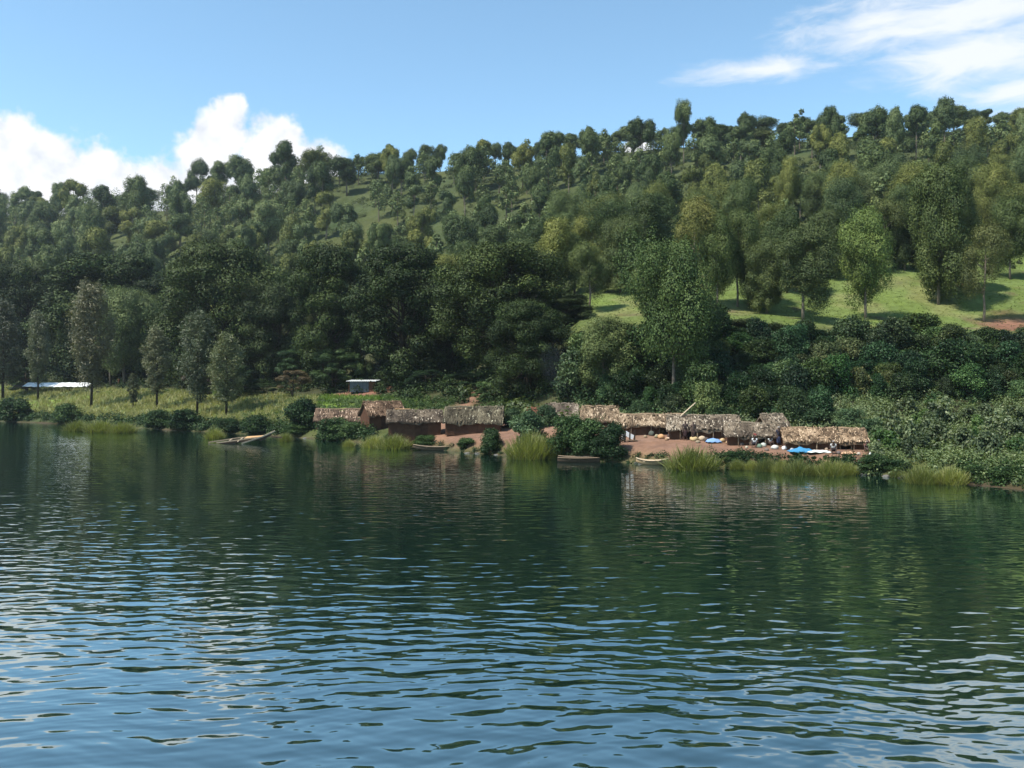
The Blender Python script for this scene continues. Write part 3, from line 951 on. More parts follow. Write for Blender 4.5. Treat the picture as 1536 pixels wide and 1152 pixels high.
for i, (u, vb, vt, wpx, lab) in enumerate(bush):
    x, y, z0 = ground_at(u, vb)
    h = max(ZZ(vt, y) - z0, .5); ww = wpx / FOC * y
    pale = lab.split()[0] in ('pale', 'grey')
    v = SHR[i % 5]
    plant('shore_bush', v, (x, y, z0 - .1), (ww / 3.8, ww / 3.8, h / 3.2), lab, 'bush', 'bushes along the shore', (1.7, 1.6, 1.9) if pale else (.8, .9, .8) if 'dark' in lab else (1.15, 1.2, 1.0), names=('stem', 'foliage'))


SBM = [(1345, 'right of the last hut'), (1410, 'above the last shore reeds'), (1475, 'below the dark bank shrubs'), (9999, 'near the right picture edge')]
sb = []; oc3 = []
while len(sb) < 46:
    u = rng.uniform(1312, 1570); D7 = prof(u)[0]
    D = rng.uniform(D7[0] + 2.5, D7[2] + 6); x, y = X(u, D), D
    if any((a - x) ** 2 + (b - y) ** 2 < 1.5 for a, b in oc3): continue
    oc3.append((x, y)); q = (D - D7[0]) / (D7[2] - D7[0])
    sb.append(dict(u=u, x=x, y=y, row='waterside' if q < .38 else 'middle' if q < .75 else 'upper', mk=next(b for a, b in SBM if u < a), look=('pale', 'green', 'dull')[rng.integers(3)]))
for it in sb: it['cell'] = (it['row'], it['mk'], it['look'])
label_cells(sb, lambda it, o, n: f"{'sole' if o == 'only' else o} {it['look']} scrub bush from left, {it['row']} slope {it['mk']}")
for i, it in enumerate(sb):
    s_ = rng.uniform(.7, 1.35)
    plant('scrub_bush', SMALL[i % 4], (it['x'], it['y'], tz(it['x'], it['y']) - .05), (s_, s_, s_ * rng.uniform(.8, 1.3)), it['label'], 'bush', 'bushes in the right shore scrub', {'pale': (1.25, 1.2, 1.3), 'green': (.8, 1.05, .65), 'dull': (.75, .75, .75)}[it['look']], names=('stem', 'foliage'))


# ------------------------------------------------------------------ scrub, crops and grass that nobody could count
def scatter(name, n, pick, rad, per, leaf, mat, label, cat, color=None, wid=.5, up=.5, zf=(.6, 1.1)):
    Cs = []; Rs = []
    while len(Cs) < n:
        u, D = pick()
        x, y = X(u, D), D
        r = rng.uniform(*rad)
        Cs.append((x, y, tz(x, y) + r * .4)); Rs.append((r, r, r * rng.uniform(*zf)))
    V, Q, T = clumps(np.array(Cs), np.array(Rs), per, leaf, rng, wid=wid, up=up, jit=.7, shell=.3)
    o = link(name, fast_mesh(name, V, Q, mat, T), kind='stuff', label=label, cat=cat)
    if color: o.color = (*color, 1)
    return o


def p_right():
    while True:
        u = rng.uniform(1285, 1640); D7 = prof(u)[0]
        D = rng.uniform(D7[0] + .2, D7[2] + 12)
        if u < 1310 and D < D7[1] + 6: continue
        return u, D


scatter('bank_scrub', 1150, p_right, (.3, .85), 85, .17, M_SCRUB, 'waist high grey green scrub covering the right shore slope', 'scrub', (1.05, 1.08, .95), .55)


def p_far():
    u = rng.uniform(1440, 1640); D7 = prof(u)[0]
    return u, rng.uniform(D7[0] - .2, D7[0] + 3)


scatter('waterside_weeds', 170, p_far, (.2, .6), 70, .16, M_SHRUB, 'green weeds along the far right waterline', 'weeds', (1.3, 1.3, 1.0), .5)


def p_back():
    u = rng.uniform(860, 1330); D7 = prof(u)[0]
    return u, rng.uniform(D7[1] + 11, D7[2] + 10)


scatter('hut_scrub', 420, p_back, (.45, 1.05), 120, .17, M_SCRUB, 'grey green scrub growing behind the row of long huts', 'scrub', (1.1, 1.12, 1.15), .55)


def p_bankfill():
    u = rng.uniform(860, 1640); D7 = prof(u)[0]
    return u, rng.uniform(D7[2] + (1 if u < 1240 else 8), D7[3] - 8)


scatter('bank_undergrowth', 700, p_bankfill, (.6, 1.3), 110, .24, M_SHRUB, 'dark undergrowth between the bank shrubs', 'undergrowth', (.8, .9, .85), .6)


def p_belt():
    u = rng.uniform(-60, 860); D7 = prof(u)[0]
    return u, rng.uniform(D7[2] + (1.5 if u > 690 or 590 < u < 632 else 7), D7[4] + 5)


scatter('belt_undergrowth', 1250, p_belt, (.7, 1.9), 120, .32, M_BROAD, 'shaded undergrowth below the big dark trees', 'undergrowth', (1.2, 1.3, 1.2), .6)


def p_left():
    while True:
        u = rng.uniform(-80, 560); D7 = prof(u)[0]
        D = rng.uniform(D7[0] + .4, D7[1] + 3.5)
        if vnoise(X(u, D) / 5, D / 5, 55) < -.35: continue
        return u, D


scatter('shore_scrub', 520, p_left, (.4, 1.1), 80, .25, M_SHRUB, 'dark bushes and weeds overhanging the water below the field', 'scrub', (.95, 1.0, .85), .55)


def p_mid():
    u = rng.uniform(560, 1330); D7 = prof(u)[0]
    if rng.random() < .6: u = rng.uniform(1060, 1320); D7 = prof(u)[0]; return u, rng.uniform(D7[0] + .1, D7[0] + 2.3)
    return u, rng.uniform(D7[0] + .2, D7[0] + 1.6)


scatter('bank_weeds', 420, p_mid, (.15, .5), 60, .15, M_SHRUB, 'small weeds on the red bank below the huts', 'weeds', (1.0, 1.0, .9), .5)


def p_veg():
    while True:
        u = rng.uniform(360, 560); D7 = prof(u)[0]
        D = rng.uniform(D7[1] + 2, D7[2] - 2)
        if u > 470 and D < 112: continue
        return u, D


scatter('garden_weeds', 420, p_veg, (.3, .8), 70, .22, M_SCRUB, 'mixed green garden plants left of the low thatched hut', 'garden plants', (1.0, 1.1, .85), .5)


def p_yard():
    while True:
        u = rng.uniform(570, 800); D7 = prof(u)[0]
        D = rng.uniform(D7[2] - 9, D7[2] + 6)
        if abs(u - (660 + (D - 95) * 2.2)) < 22 or D < 100: continue
        return u, D


scatter('yard_weeds', 260, p_yard, (.25, .7), 70, .2, M_SHRUB, 'dark weeds on the rise behind the thatched huts', 'weeds', (1.1, 1.1, .9), .5)


def blades(P, h, lean, w, r, seg=3, curve=.35):
    """tapered arching blades; P (n,3)"""
    n = len(P)
    a = r.random(n) * 6.283
    d = np.stack([np.cos(a), np.sin(a), np.zeros(n)], 1)
    side = np.stack([-np.sin(a + r.normal(size=n) * .8), np.cos(a), np.zeros(n)], 1)
    Vs = []
    for i in range(seg + 1):
        t = i / seg
        c = P + d * (lean[:, None] * t + curve * h[:, None] * lean[:, None] * t * t) + np.array([0, 0, 1]) * (h[:, None] * (t - .18 * t * t * (1 + lean[:, None])))
        ww = (w[:, None] if hasattr(w, '__len__') else w) * (1 - t) ** .7 + .004
        Vs += [c - side * ww, c + side * ww]
    V = np.stack(Vs, 1).reshape(-1, 3)
    k = 2 * (seg + 1)
    b = np.arange(n)[:, None] * k
    Q = np.concatenate([b + np.array([2 * i, 2 * i + 1, 2 * i + 3, 2 * i + 2]) for i in range(seg)], 0)
    return V, Q, k


def crops():
    P = []
    while len(P) < 5200:
        u = rng.uniform(-90, 475); D7 = prof(u)[0]
        D = rng.uniform(D7[1] + 1, D7[2] + 1)
        x, y = X(u, D), D
        if vnoise(x / 18, y / 9, 70) > .55: continue
        P.append((x + round(y / 1.1) * 0, round(y / 1.1) * 1.1 + rng.normal() * .12, 0))
    P = np.array(P); P[:, 2] = terrain(P[:, 0], P[:, 1]) - .05
    P = np.repeat(P, 7, 0) + rng.normal(size=(len(P) * 7, 3)) * np.array([.1, .1, .0])
    n = len(P)
    h = rng.uniform(.5, 1.35, n); lean = rng.uniform(.1, .6, n)
    V, Q, k = blades(P, h, lean, np.full(n, .05), rng)
    T = np.repeat(np.clip(rng.normal(.5, .22, n), 0, 1), k)
    link('field_crops', fast_mesh('field_crops', V, Q, M_CROP, T), kind='stuff', label='yellow green crop rows on the field by the left shore', cat='crops')


crops()


def pasture():
    P = []
    while len(P) < 15000:
        u = rng.uniform(850, 1620); D7 = prof(u)[0]
        D = rng.uniform(D7[3] - 8, D7[4] + 14)
        P.append((X(u, D), D, 0))
    P = np.array(P); P[:, 2] = terrain(P[:, 0], P[:, 1]) - .03
    n = len(P)
    h = rng.uniform(.06, .22, n); lean = rng.uniform(.3, .7, n)
    V, Q, k = blades(P, h, lean, np.full(n, .05), rng, 2)
    T = np.repeat(np.clip(.5 + fbm(P[:, 0] / 5, P[:, 1] / 5, 12) * .6 + rng.normal(size=n) * .15, 0, 1), k)
    link('pasture_grass', fast_mesh('pasture_grass', V, Q, M_GRASS, T), kind='stuff', label='short bright grass on the sunny pasture bench', cat='grass')
    # lush grass by the field
    P = []
    while len(P) < 9000:
        u = rng.uniform(140, 600) + abs(rng.normal()) * 22; D7 = prof(u)[0]
        D = rng.uniform(D7[2] - 9, D7[2] + 6)
        x, y = X(u, D), D
        if vnoise(x / 12, y / 7, 77) < -.1: continue
        P.append((x, y, 0))
    P = np.array(P); P[:, 2] = terrain(P[:, 0], P[:, 1]) - .03
    n = len(P)
    V, Q, k = blades(P, rng.uniform(.2, .7, n), rng.uniform(.05, .4, n), np.full(n, .07), rng, 2)
    o = link('lush_grass', fast_mesh('lush_grass', V, Q, M_GRASS, np.repeat(rng.random(n) * .7, k)), kind='stuff', label='lush green grass at the back of the left field', cat='grass')
    o.color = (.85, 1.05, .8, 1)


pasture()


# ------------------------------------------------------------------ reeds
def reed(seed, h=2.7, rad=1.3, n=1500):
    r = np.random.default_rng(seed)
    a = r.random(n) * 6.283; q = r.random(n) ** .6
    P = np.stack([np.cos(a) * q * rad, np.sin(a) * q * rad * .8, np.full(n, -.25)], 1)
    hh = h * (.45 + .6 * r.random(n)) * (1.05 - .35 * q * q)
    lean = .15 + .75 * q * r.random(n) + .1
    V, Q, k = blades(P, hh, lean, np.full(n, .022), r, 4, .28)
    T = np.clip(r.normal(.5, .25, n), 0, 1)
    base = fast_mesh('blades', V, Q, M_REED, np.repeat(T, k))
    m = 260
    P = np.stack([np.cos(a[:m]) * q[:m] * rad * .9, np.sin(a[:m]) * q[:m] * rad * .75, np.full(m, -.3)], 1)
    V2, Q2, k2 = blades(P, h * r.uniform(.25, .55, m), r.uniform(.1, .7, m), np.full(m, .03), r, 3, .3)
    dry = fast_mesh('dry_stalks', V2, Q2, M_CROP, np.repeat(r.random(m), k2))
    return base, dry


REED = [reed(600 + i) for i in range(4)]
reeds = [
    (1038, 704, 652, 84, 'largest bright reed clump in the water before the debris roofed hut'), (795, 688, 628, 72, 'tallest loose reeds between the grey hut and leafy bushes'), (826, 684, 640, 40, 'reeds merging into the leafy bush'),
    (560, 671, 644, 40, 'left clump of the reeds before the gabled thatch hut'), (590, 673, 640, 52, 'full reed clump before the gabled thatch hut'), (522, 670, 652, 18, 'tiny reed tuft before the low thatched hut'),
    (1150, 707, 676, 34, 'reeds below the crouching person'), (1196, 712, 676, 44, 'reeds below the bright blue sheet'), (1240, 713, 676, 48, 'reeds below the white sheet'), (1106, 704, 682, 26, 'thin reeds just right of the largest clump'),
    (1382, 725, 684, 50, 'left half of the last shore reeds'), (1425, 726, 688, 54, 'right half of the last shore reeds'), (1345, 716, 698, 24, 'low reed tuft left of the last shore reeds'),
    (115, 646, 622, 44, 'leftmost shore reeds below the crops'), (150, 648, 620, 50, 'shore reeds straight below the tallest casuarina'), (185, 649, 624, 44, 'shore reeds below the dwarf casuarina'), (322, 658, 634, 32, 'reed tuft touching the broken boat'),
    (1172, 709, 678, 30, 'short reeds between the crouching person and the sheet reeds'), (1258, 712, 680, 30, 'short reeds right of the white sheet reeds'), (1128, 705, 683, 24, 'low reeds on the bank below the dark goods'),
    (428, 662, 642, 24, 'small dry reed tuft right of the broken boat'), (1272, 712, 684, 30, 'reeds below the last hut corner'), (1215, 712, 688, 26, 'short reeds between the sheet reeds'),
]
for i, (u, vb, vt, wpx, lab) in enumerate(reeds):
    D = min(CAMH * FOC / (vb - HY), shore(u) - .1)
    x, y = X(u, D), D
    z0 = max(tz(x, y), -.25)
    h = ZZ(vt, D) - z0; ww = wpx / FOC * D
    plant('reed_clump', REED[i % 4], (x, y, z0), (ww / 3.0, ww / 3.0, h / 2.55), lab, 'reeds', 'reed clumps along the shore', (1.0, 1.0, .9), names=('blades', 'dry_stalks'))


# ------------------------------------------------------------------ huts
def straw_roof(L, W, he, hr, over=.35, n=900, seed=1, tone=.5, hip=0.0, pale=0.1, debris=40):
    r = np.random.default_rng(seed)
    mb = MB()
    nx, ny = 14, 5
    run = W / 2 + over
    for sgn in (-1, 1):
        V = []
        for j in range(ny + 1):
            t = j / ny
            for i in range(nx + 1):
                xx = -L / 2 - over * .7 + (L + over * 1.4) * i / nx
                xx += hip * (1 if i == 0 else -1 if i == nx else 0) * (1 - t)
                yy = sgn * run * t
                zz = hr - (hr - he + .12) * (run * t) / run
                w = .07 * math.sin(i * 1.9 + seed) + .05 * math.sin(i * 3.3 + j * 2.1) - .07 * math.cos(math.pi * (i / nx - .5)) + .1 * math.sin(i * .7 + seed * 2)
                V.append((xx, yy + (.06 * math.sin(i * 2.7 + seed) if j == ny else 0), zz + w))
        nv = len(V)
        V2 = V + [(a, b, c - .13) for a, b, c in V]
        F = []
        for j in range(ny):
            for i in range(nx):
                q = (j * (nx + 1) + i, j * (nx + 1) + i + 1, (j + 1) * (nx + 1) + i + 1, (j + 1) * (nx + 1) + i)
                F.append(q if sgn < 0 else q[::-1])
                F.append(tuple(k + nv for k in (q[::-1] if sgn < 0 else q)))
        edge = [j * (nx + 1) for j in range(ny + 1)]
        edge2 = [j * (nx + 1) + nx for j in range(ny + 1)]
        edge3 = [ny * (nx + 1) + i for i in range(nx + 1)]
        for e in (edge, edge2, edge3):
            for a, b in zip(e[:-1], e[1:]): F.append((a, b, b + nv, a + nv))
        mb.add(V2, F, [tone * .8 + .1 * r.random() for _ in V2])
    # straw and dry leaves lying on it, ragged at the eave
    for i in range(int(n * 1.6)):
        sgn = -1 if r.random() < .7 else 1
        t = r.random() ** .8 * 1.03
        xx = (r.random() - .5) * (L + over * 1.4)
        c = Vector((xx, sgn * run * t, hr - (hr - he + .12) * t + .05 + .05 * r.random()))
        sl = Vector((r.normal() * .35, sgn * run, -(hr - he + .12))).normalized()
        l = r.uniform(.2, .6); w = r.uniform(.015, .06)
        sd = sl.cross(Vector((0, 0, 1))).normalized() * w
        lift = Vector((0, 0, r.uniform(-.01, .06)))
        tt = float(np.clip(r.normal(tone, .10) + .34 * vnoise(xx * 1.3 + seed * 7, t * 2.2 + sgn, seed), 0, 1))
        if r.random() < pale * .5: tt = 1.0
        a = c - sl * l / 2; b = c + sl * l / 2 + lift
        mb.add([a - sd, a + sd, b + sd * .6, b - sd * .6], [(0, 1, 2, 3)], tt)
    # loose leaves, mats and rubbish thrown on top
    for i in range(debris):
        t = r.random(); xx = (r.random() - .5) * L
        c = Vector((xx, -run * t, hr - (hr - he + .12) * t + .10))
        a, b, h = r.uniform(.08, .27), r.uniform(.05, .13), r.uniform(.02, .09)
        rot = Matrix.Rotation(r.uniform(-.9, .9), 3, 'Z') @ Matrix.Rotation(math.atan2(hr - he + .12, run), 3, 'X') @ Matrix.Rotation(r.normal() * .25, 3, 'Y')
        V = []
        for k in range(7):
            an = k / 7 * 6.283; q = r.uniform(.7, 1.15)
            V.append(c + rot @ Vector((math.cos(an) * a * q, math.sin(an) * b * q, 0)))
        top = c + rot @ Vector((0, 0, h))
        mb.add(V + [top], [(k, (k + 1) % 7, 7) for k in range(7)], float(np.clip(r.choice([.1, .25, .8, 1.0], p=[.3, .25, .27, .18]) * (.55 + .6 * tone), 0, 1)))
    # ridge bundle
    pts = [(-L / 2 - over * .6 + hip + (L + over * 1.2 - 2 * hip) * i / 8, .03 * math.sin(i * 2 + seed), hr + .04 + .05 * math.sin(i * 1.7 + seed)) for i in range(9)]
    mb.tube(pts, [.11] * 9, 6, tone + .15)
    return mb.mesh('roof', M_STRAW)


def wall_mesh(L, W, he, hr, door=None, seed=1, dark=.4):
    mb = MB(); r = random.Random(seed)
    th = .12
    segs = [(-L / 2, L / 2)] if door is None else [(-L / 2, door - .38), (door + .38, L / 2)]
    for a, b in segs:
        n = max(1, int((b - a) / 1.1))
        for i in range(n):
            x0 = a + (b - a) * i / n; x1 = a + (b - a) * (i + 1) / n
            mb.box(((x0 + x1) / 2, -W / 2 + r.uniform(-.015, .015), (he - .3) / 2 - .0), (x1 - x0, th, he + .3), None, dark + r.uniform(-.15, .15))
    if door is not None:
        mb.box((door, -W / 2, he - .09), (.76, th, .2), None, dark)
    mb.box((0, W / 2, (he - .3) / 2), (L, th, he + .3), None, dark)
    for sx in (-1, 1):
        xw = sx * (L / 2 - th / 2)
        V = [(xw - th / 2, -W / 2 + .063, -.3), (xw - th / 2, W / 2 - .063, -.3), (xw - th / 2, W / 2 - .063, he - .02), (xw - th / 2, 0, hr - .16), (xw - th / 2, -W / 2 + .063, he - .02)]
        V += [(a + th, b, c) for a, b, c in V]
        F = [(0, 1, 2, 3, 4), (9, 8, 7, 6, 5), (0, 4, 9, 5), (4, 3, 8, 9), (3, 2, 7, 8), (2, 1, 6, 7), (1, 0, 5, 6)]
        mb.add(V, F, dark + .15)
    return mb.mesh('wall', M_MUD)


def hut(u0, u1, D, vr, ve, W, label, yaw=0.0, door=None, tone=.5, seed=1, pale=.1, group='thatched huts on the shore', col=(1, 1, 1), hip=.0, posts=0, n=900, dark=.4, debris=30):
    uc = (u0 + u1) / 2
    x, y = X(uc, D), D
    zg = tz(x, y - .3)
    L = (u1 - u0) / FOC * D / max(.6, math.cos(yaw)) - .5
    hr = ZZ(vr, D + .2) - zg; he = ZZ(ve, D - W / 2) - zg
    hr = max(hr, he + .35)
    root = link('thatched_hut', None, None, (x, y, zg), label, 'hut', group, rz=yaw)
    link('wall', wall_mesh(L, W, he, hr, door, seed, dark), root)
    rf = link('roof', straw_roof(L, W, he, hr, n=n, seed=seed, tone=tone, pale=pale, hip=hip, debris=debris), root)
    rf.color = (*col, 1)
    r = random.Random(seed)
    for i in range(posts):
        xx = -L / 2 + .3 + (L - .6) * (i + .5) / posts + r.uniform(-.2, .2)
        m = MB(); m.tube([(xx, -W / 2 - .28, -.4), (xx + r.uniform(-.05, .05), -W / 2 - .26, he - .1)], [.05, .04], 6, .35 + .3 * r.random())
        link('post', m.mesh('post', M_WOOD, True), root)
    if door is not None:
        m = MB()
        m.box((door + .41, -W / 2 - .09, he / 2 - .12), (.06, .06, he), None, .5); m.box((door - .41, -W / 2 - .09, he / 2 - .12), (.06, .06, he), None, .5)
        link('door_frame', m.mesh('door_frame', M_WOOD), root)
    return root, L, W, he, hr


hut(474, 582, 109, 614, 630, 2.6, 'leftmost low thatched hut with pale ragged roof, half hidden by bushes', .05, 1.6, .42, 1, .2, posts=4, col=(1.1, .95, .9))
hut(547, 600, 104, 603, 621, 2.6, 'small gabled hut with dark open end behind the low thatched hut', .55, None, .34, 2, .08, dark=.2, debris=50, col=(1.1, .9, .8))
hut(580, 664, 93, 616, 631, 2.6, 'dark walled gabled thatch hut with grey roof beside the red footpath', .12, None, .24, 3, .08, posts=0, dark=.35, debris=60)
hut(667, 756, 91, 611, 632, 3.0, 'grey thatched hut with tall full roof right of the red footpath', -.05, None, .28, 4, .04, col=(.92, 1.0, .92), dark=.4, debris=15)
hut(790, 816, 96, 612, 622, 2.0, 'tiny reddish roofed hut behind the leafy bushes', .0, None, .4, 5, .05, col=(1.1, .6, .55), n=260)
hut(818, 868, 94, 606, 623, 2.4, 'grey roofed hut beside the smoke, behind the bushes', -.1, None, .40, 6, .03, col=(.95, .95, 1.0), hip=.5, n=600)
hut(870, 928, 88, 610, 630, 2.6, 'pale ridged hut with brown roof above the broad bush', -.08, None, .48, 7, .2, hip=.5, col=(1.05, .95, .85), n=700)
hut(926, 1024, 81, 622, 636, 2.2, 'long low hut with smooth tan roof behind the dark seated figures', -.12, 1.2, .54, 8, .25, posts=3, col=(1.05, .95, .85))
hut(1000, 1108, 77.5, 624, 642, 2.4, 'long hut with pale debris heaped over its roof', -.14, -1.0, .45, 9, .25, posts=4, n=1100, debris=110)
hut(1086, 1182, 73.5, 635, 652, 2.2, 'long hut with patchy brown grey roof behind the crouching person', -.14, .3, .42, 10, .1, posts=4, debris=50)
hut(1174, 1294, 70, 643, 660, 2.2, 'last hut of the row with bright straw roof behind the blue sheet', -.16, 1.5, .50, 11, .25, posts=4, n=1200, debris=80, col=(1.1, .95, .82))
hut(1138, 1176, 80, 622, 640, 2.0, 'small brown roofed hut peeping over the patchy roof', .3, None, .5, 12, .15, n=400)

# leaning board by the gabled hut, pole on the roof
m = MB(); m.box((0, 0, .6), (1.75, .05, 1.35), Matrix.Rotation(R(38), 3, 'X'), .7)
x, y = X(604, 99), 99
m.build('leaning_board', M_PLANK, loc=(x, y, tz(x, y) + 1.25), label='orange board panel laid against the small gabled hut roof', cat='board', rz=.1)
m2 = MB(); m2.bar((0, 0, 0), (0, 0.05, 1.0), .06, .06, .4); m2.bar((1.2, 0, 0), (1.2, .05, 1.0), .06, .06, .4)
m = MB(); m.tube([(0, 0, 0), (1.35, .3, 1.15)], [.06, .045], 7, .9)
x, y = X(1021, 77.5), 77.5
m.build('wooden_pole', M_WOOD, loc=(x, y, ZZ(624, 77.5)), label='pale pole slanting up from the debris covered roof', cat='pole')


def tin_hut():
    u, D = 546, 141
    x, y = X(u, D), D; z = tz(x, y)
    L, W = 4.2, 3.0
    root = link('tin_hut', None, None, (x, y, z), 'small shed with blue grey metal front and bright tin roof', 'hut', rz=-.08)
    root.scale = (1, 1, .74)
    m = MB()
    for i in range(14):
        m.box((-L / 2 * .55 - .75 + (i + .5) * (L * .72) / 14, -W / 2 + (.012 if i % 2 else 0), 1.0), (L * .72 / 14, .05, 2.3), None, .15 + .12 * (i % 3))
    link('front_panel', m.mesh('front_panel', M_TIN), root).color = (.13, .16, .19, 1)
    m = MB(); m.box((-L / 2 + .05, 0, 1.0), (.1, W - .1, 2.3)); m.box((L / 2 - .05, 0, .95), (.1, W - .1, 2.2)); m.box((0, W / 2 - .05, .95), (L - .25, .1, 2.2)); m.box((L / 2 - .55, -W / 2 + .06, 1.0), (.88, .08, 2.2), None, .5)
    link('wall', m.mesh('wall', M_MUD), root)
    V = []; F = []
    for i in range(33):
        xx = -L / 2 - .3 + (L + .6) * i / 32
        c = .025 * math.cos(i * math.pi)
        V += [(xx, -W / 2 - .45, 2.2 + c), (xx, W / 2 + .3, 2.55 + c), (xx, -W / 2 - .45, 2.16 + c), (xx, W / 2 + .3, 2.51 + c)]
    for i in range(32):
        a = i * 4; b = a + 4
        F += [(a, b, b + 1, a + 1), (a + 2, a + 3, b + 3, b + 2), (a, a + 2, b + 2, b), (a + 1, b + 1, b + 3, a + 3)]
    m = MB(); m.add(V, F, .85)
    link('roof', m.mesh('roof', M_TIN), root).color = (1.2, 1.2, 1.2, 1)


tin_hut()


def shelter():
    D = 196
    x, y = X(90, D), D; z = tz(x, y) - .2
    L, W = 14.6, 4.2
    root = link('roofed_shelter', None, None, (x, y, z), 'long open shelter under a glaring white roof on the left field', 'shelter', rz=-.04)
    V = []; n = 36
    for i in range(n + 1):
        xx = -L / 2 + L * i / n
        s = .06 * math.sin(i * 1.7) + .04 * math.sin(i * .6)
        for yy, zz in ((-W / 2, 1.25 + s), (0, 2.1 + s * .5), (W / 2, 1.35 + s)):
            V += [(xx, yy, zz), (xx, yy, zz - .05)]
    F = []
    for i in range(n):
        a = i * 6; b = a + 6
        F += [(a, b, b + 2, a + 2), (a + 2, b + 2, b + 4, a + 4), (a + 1, a + 3, b + 3, b + 1), (a + 3, a + 5, b + 5, b + 3), (a, a + 1, b + 1, b), (a + 4, b + 4, b + 5, a + 5)]
    m = MB(); m.add(V, F, .7)
    link('roof', m.mesh('roof', M_WHITE), root)
    V = []
    for i, (xx, yy) in enumerate([(-L / 2 + .3 + (L - .6) * k / 5, sy * (W / 2 - .15)) for k in range(6) for sy in (-1, 1)]):
        m = MB(); m.tube([(xx, yy, -.4), (xx, yy, 1.25)], [.06, .05], 6, .4)
        link('post', m.mesh('post', M_WOOD, True), root)
    # straw covered end
    mb = MB(); r = random.Random(4)
    for i in range(420):
        xx = -L / 2 - r.uniform(.0, 2.6); yy = r.uniform(-W / 2, W / 2)
        zz = 1.8 - abs(yy) * .25 - (-L / 2 - xx) * .22 + r.uniform(-.05, .1)
        a = r.uniform(-.6, .6)
        d = Vector((math.cos(a) * .35, math.sin(a) * .35, -.06)); s = Vector((-math.sin(a), math.cos(a), .0)) * .08
        c = Vector((xx, yy, zz))
        mb.add([c - d - s, c - d + s, c + d + s, c + d - s], [(0, 1, 2, 3)], r.uniform(.3, .9))
    mb.box((-L / 2 - 1.35, 0, 1.28), (2.6, W, .12), Matrix.Rotation(.2, 3, 'Y') @ Matrix.Identity(3), .5)
    link('thatched_end', mb.mesh('thatched_end', M_STRAW), root)


shelter()


# ------------------------------------------------------------------ boats
def hull(L, W, Hh, rise=.25, th=.05, n=18):
    """dugout: lofted outer and inner skin"""
    V = []; F = []
    prof_ = [(-1, 1), (-.92, .5), (-.6, .08), (0, 0), (.6, .08), (.92, .5), (1, 1)]
    k = len(prof_)
    rows = []
    for skin in (0, 1):
        for i in range(n + 1):
            t = -1 + 2 * i / n
            w = W / 2 * max(.03, (1 - abs(t) ** 2.4)) - skin * th * .6
            up = rise * abs(t) ** 2.5
            hh = Hh * (1 - .25 * abs(t) ** 3)
            for a, b in prof_:
                V.append((t * L / 2 * (1 - .02 * skin), a * max(w, .02), up + b * hh + (skin * th if b < .9 else .0)))
    for skin in (0, 1):
        o = skin * (n + 1) * k
        for i in range(n):
            for j in range(k - 1):
                q = (o + i * k + j, o + i * k + j + 1, o + (i + 1) * k + j + 1, o + (i + 1) * k + j)
                F.append(q[::-1] if skin == 0 else q)
    o = (n + 1) * k
    for i in range(n):
        for j in (0, k - 1):
            F.append((i * k + j, (i + 1) * k + j, o + (i + 1) * k + j, o + i * k + j))
    return V, F


def dugout(u, off, lpx, label, rz, tone, rise=.3, col=(1, 1, 1)):
    D = shore(u) - off
    x, y = X(u, D), D
    L = lpx / FOC * D / max(.4, abs(math.cos(rz)))
    V, F = hull(L, .85, .42, rise)
    root = link('dugout_canoe', None, None, (x, y, -.08), label, 'canoe', 'dugout canoes at the bank', rz=rz)
    m = MB(); m.add(V, F, tone); h = link('hull', m.mesh('hull', M_WOOD, True), root); h.color = (*col, 1)
    for q in (-.22, .2):
        m = MB(); m.box((q * L, 0, .36), (.16, .74, .04), None, tone + .1); link('thwart', m.mesh('thwart', M_WOOD), root)
    m = MB()
    for sg in (-1, 1):
        n = 18
        pts = []
        for i in range(n + 1):
            t = -1 + 2 * i / n
            pts.append((t * L / 2 * .985, sg * W2(t, .85), rise * abs(t) ** 2.5 + .42 * (1 - .25 * abs(t) ** 3) + .015))
        m.tube(pts, [.028] * (n + 1), 5, tone + .35)
    link('gunwale', m.mesh('gunwale', M_WOOD, True), root)


def W2(t, W):
    return max(.02, W / 2 * max(.03, (1 - abs(t) ** 2.4)))


dugout(657, .75, 76, 'narrow dark dugout lying below the grey thatched hut', -.05, .25, .32)
dugout(866, .7, 58, 'dark dugout with pale rim under the leafy bush', -.08, .2, .18)
dugout(868, 2.0, 64, 'dark low dugout outside the pale rimmed one', -.03, .12, .12)
dugout(978, .5, 46, 'short pale dugout beached left of the largest reeds', -.35, .75, .28, (1.2, 1.05, .85))


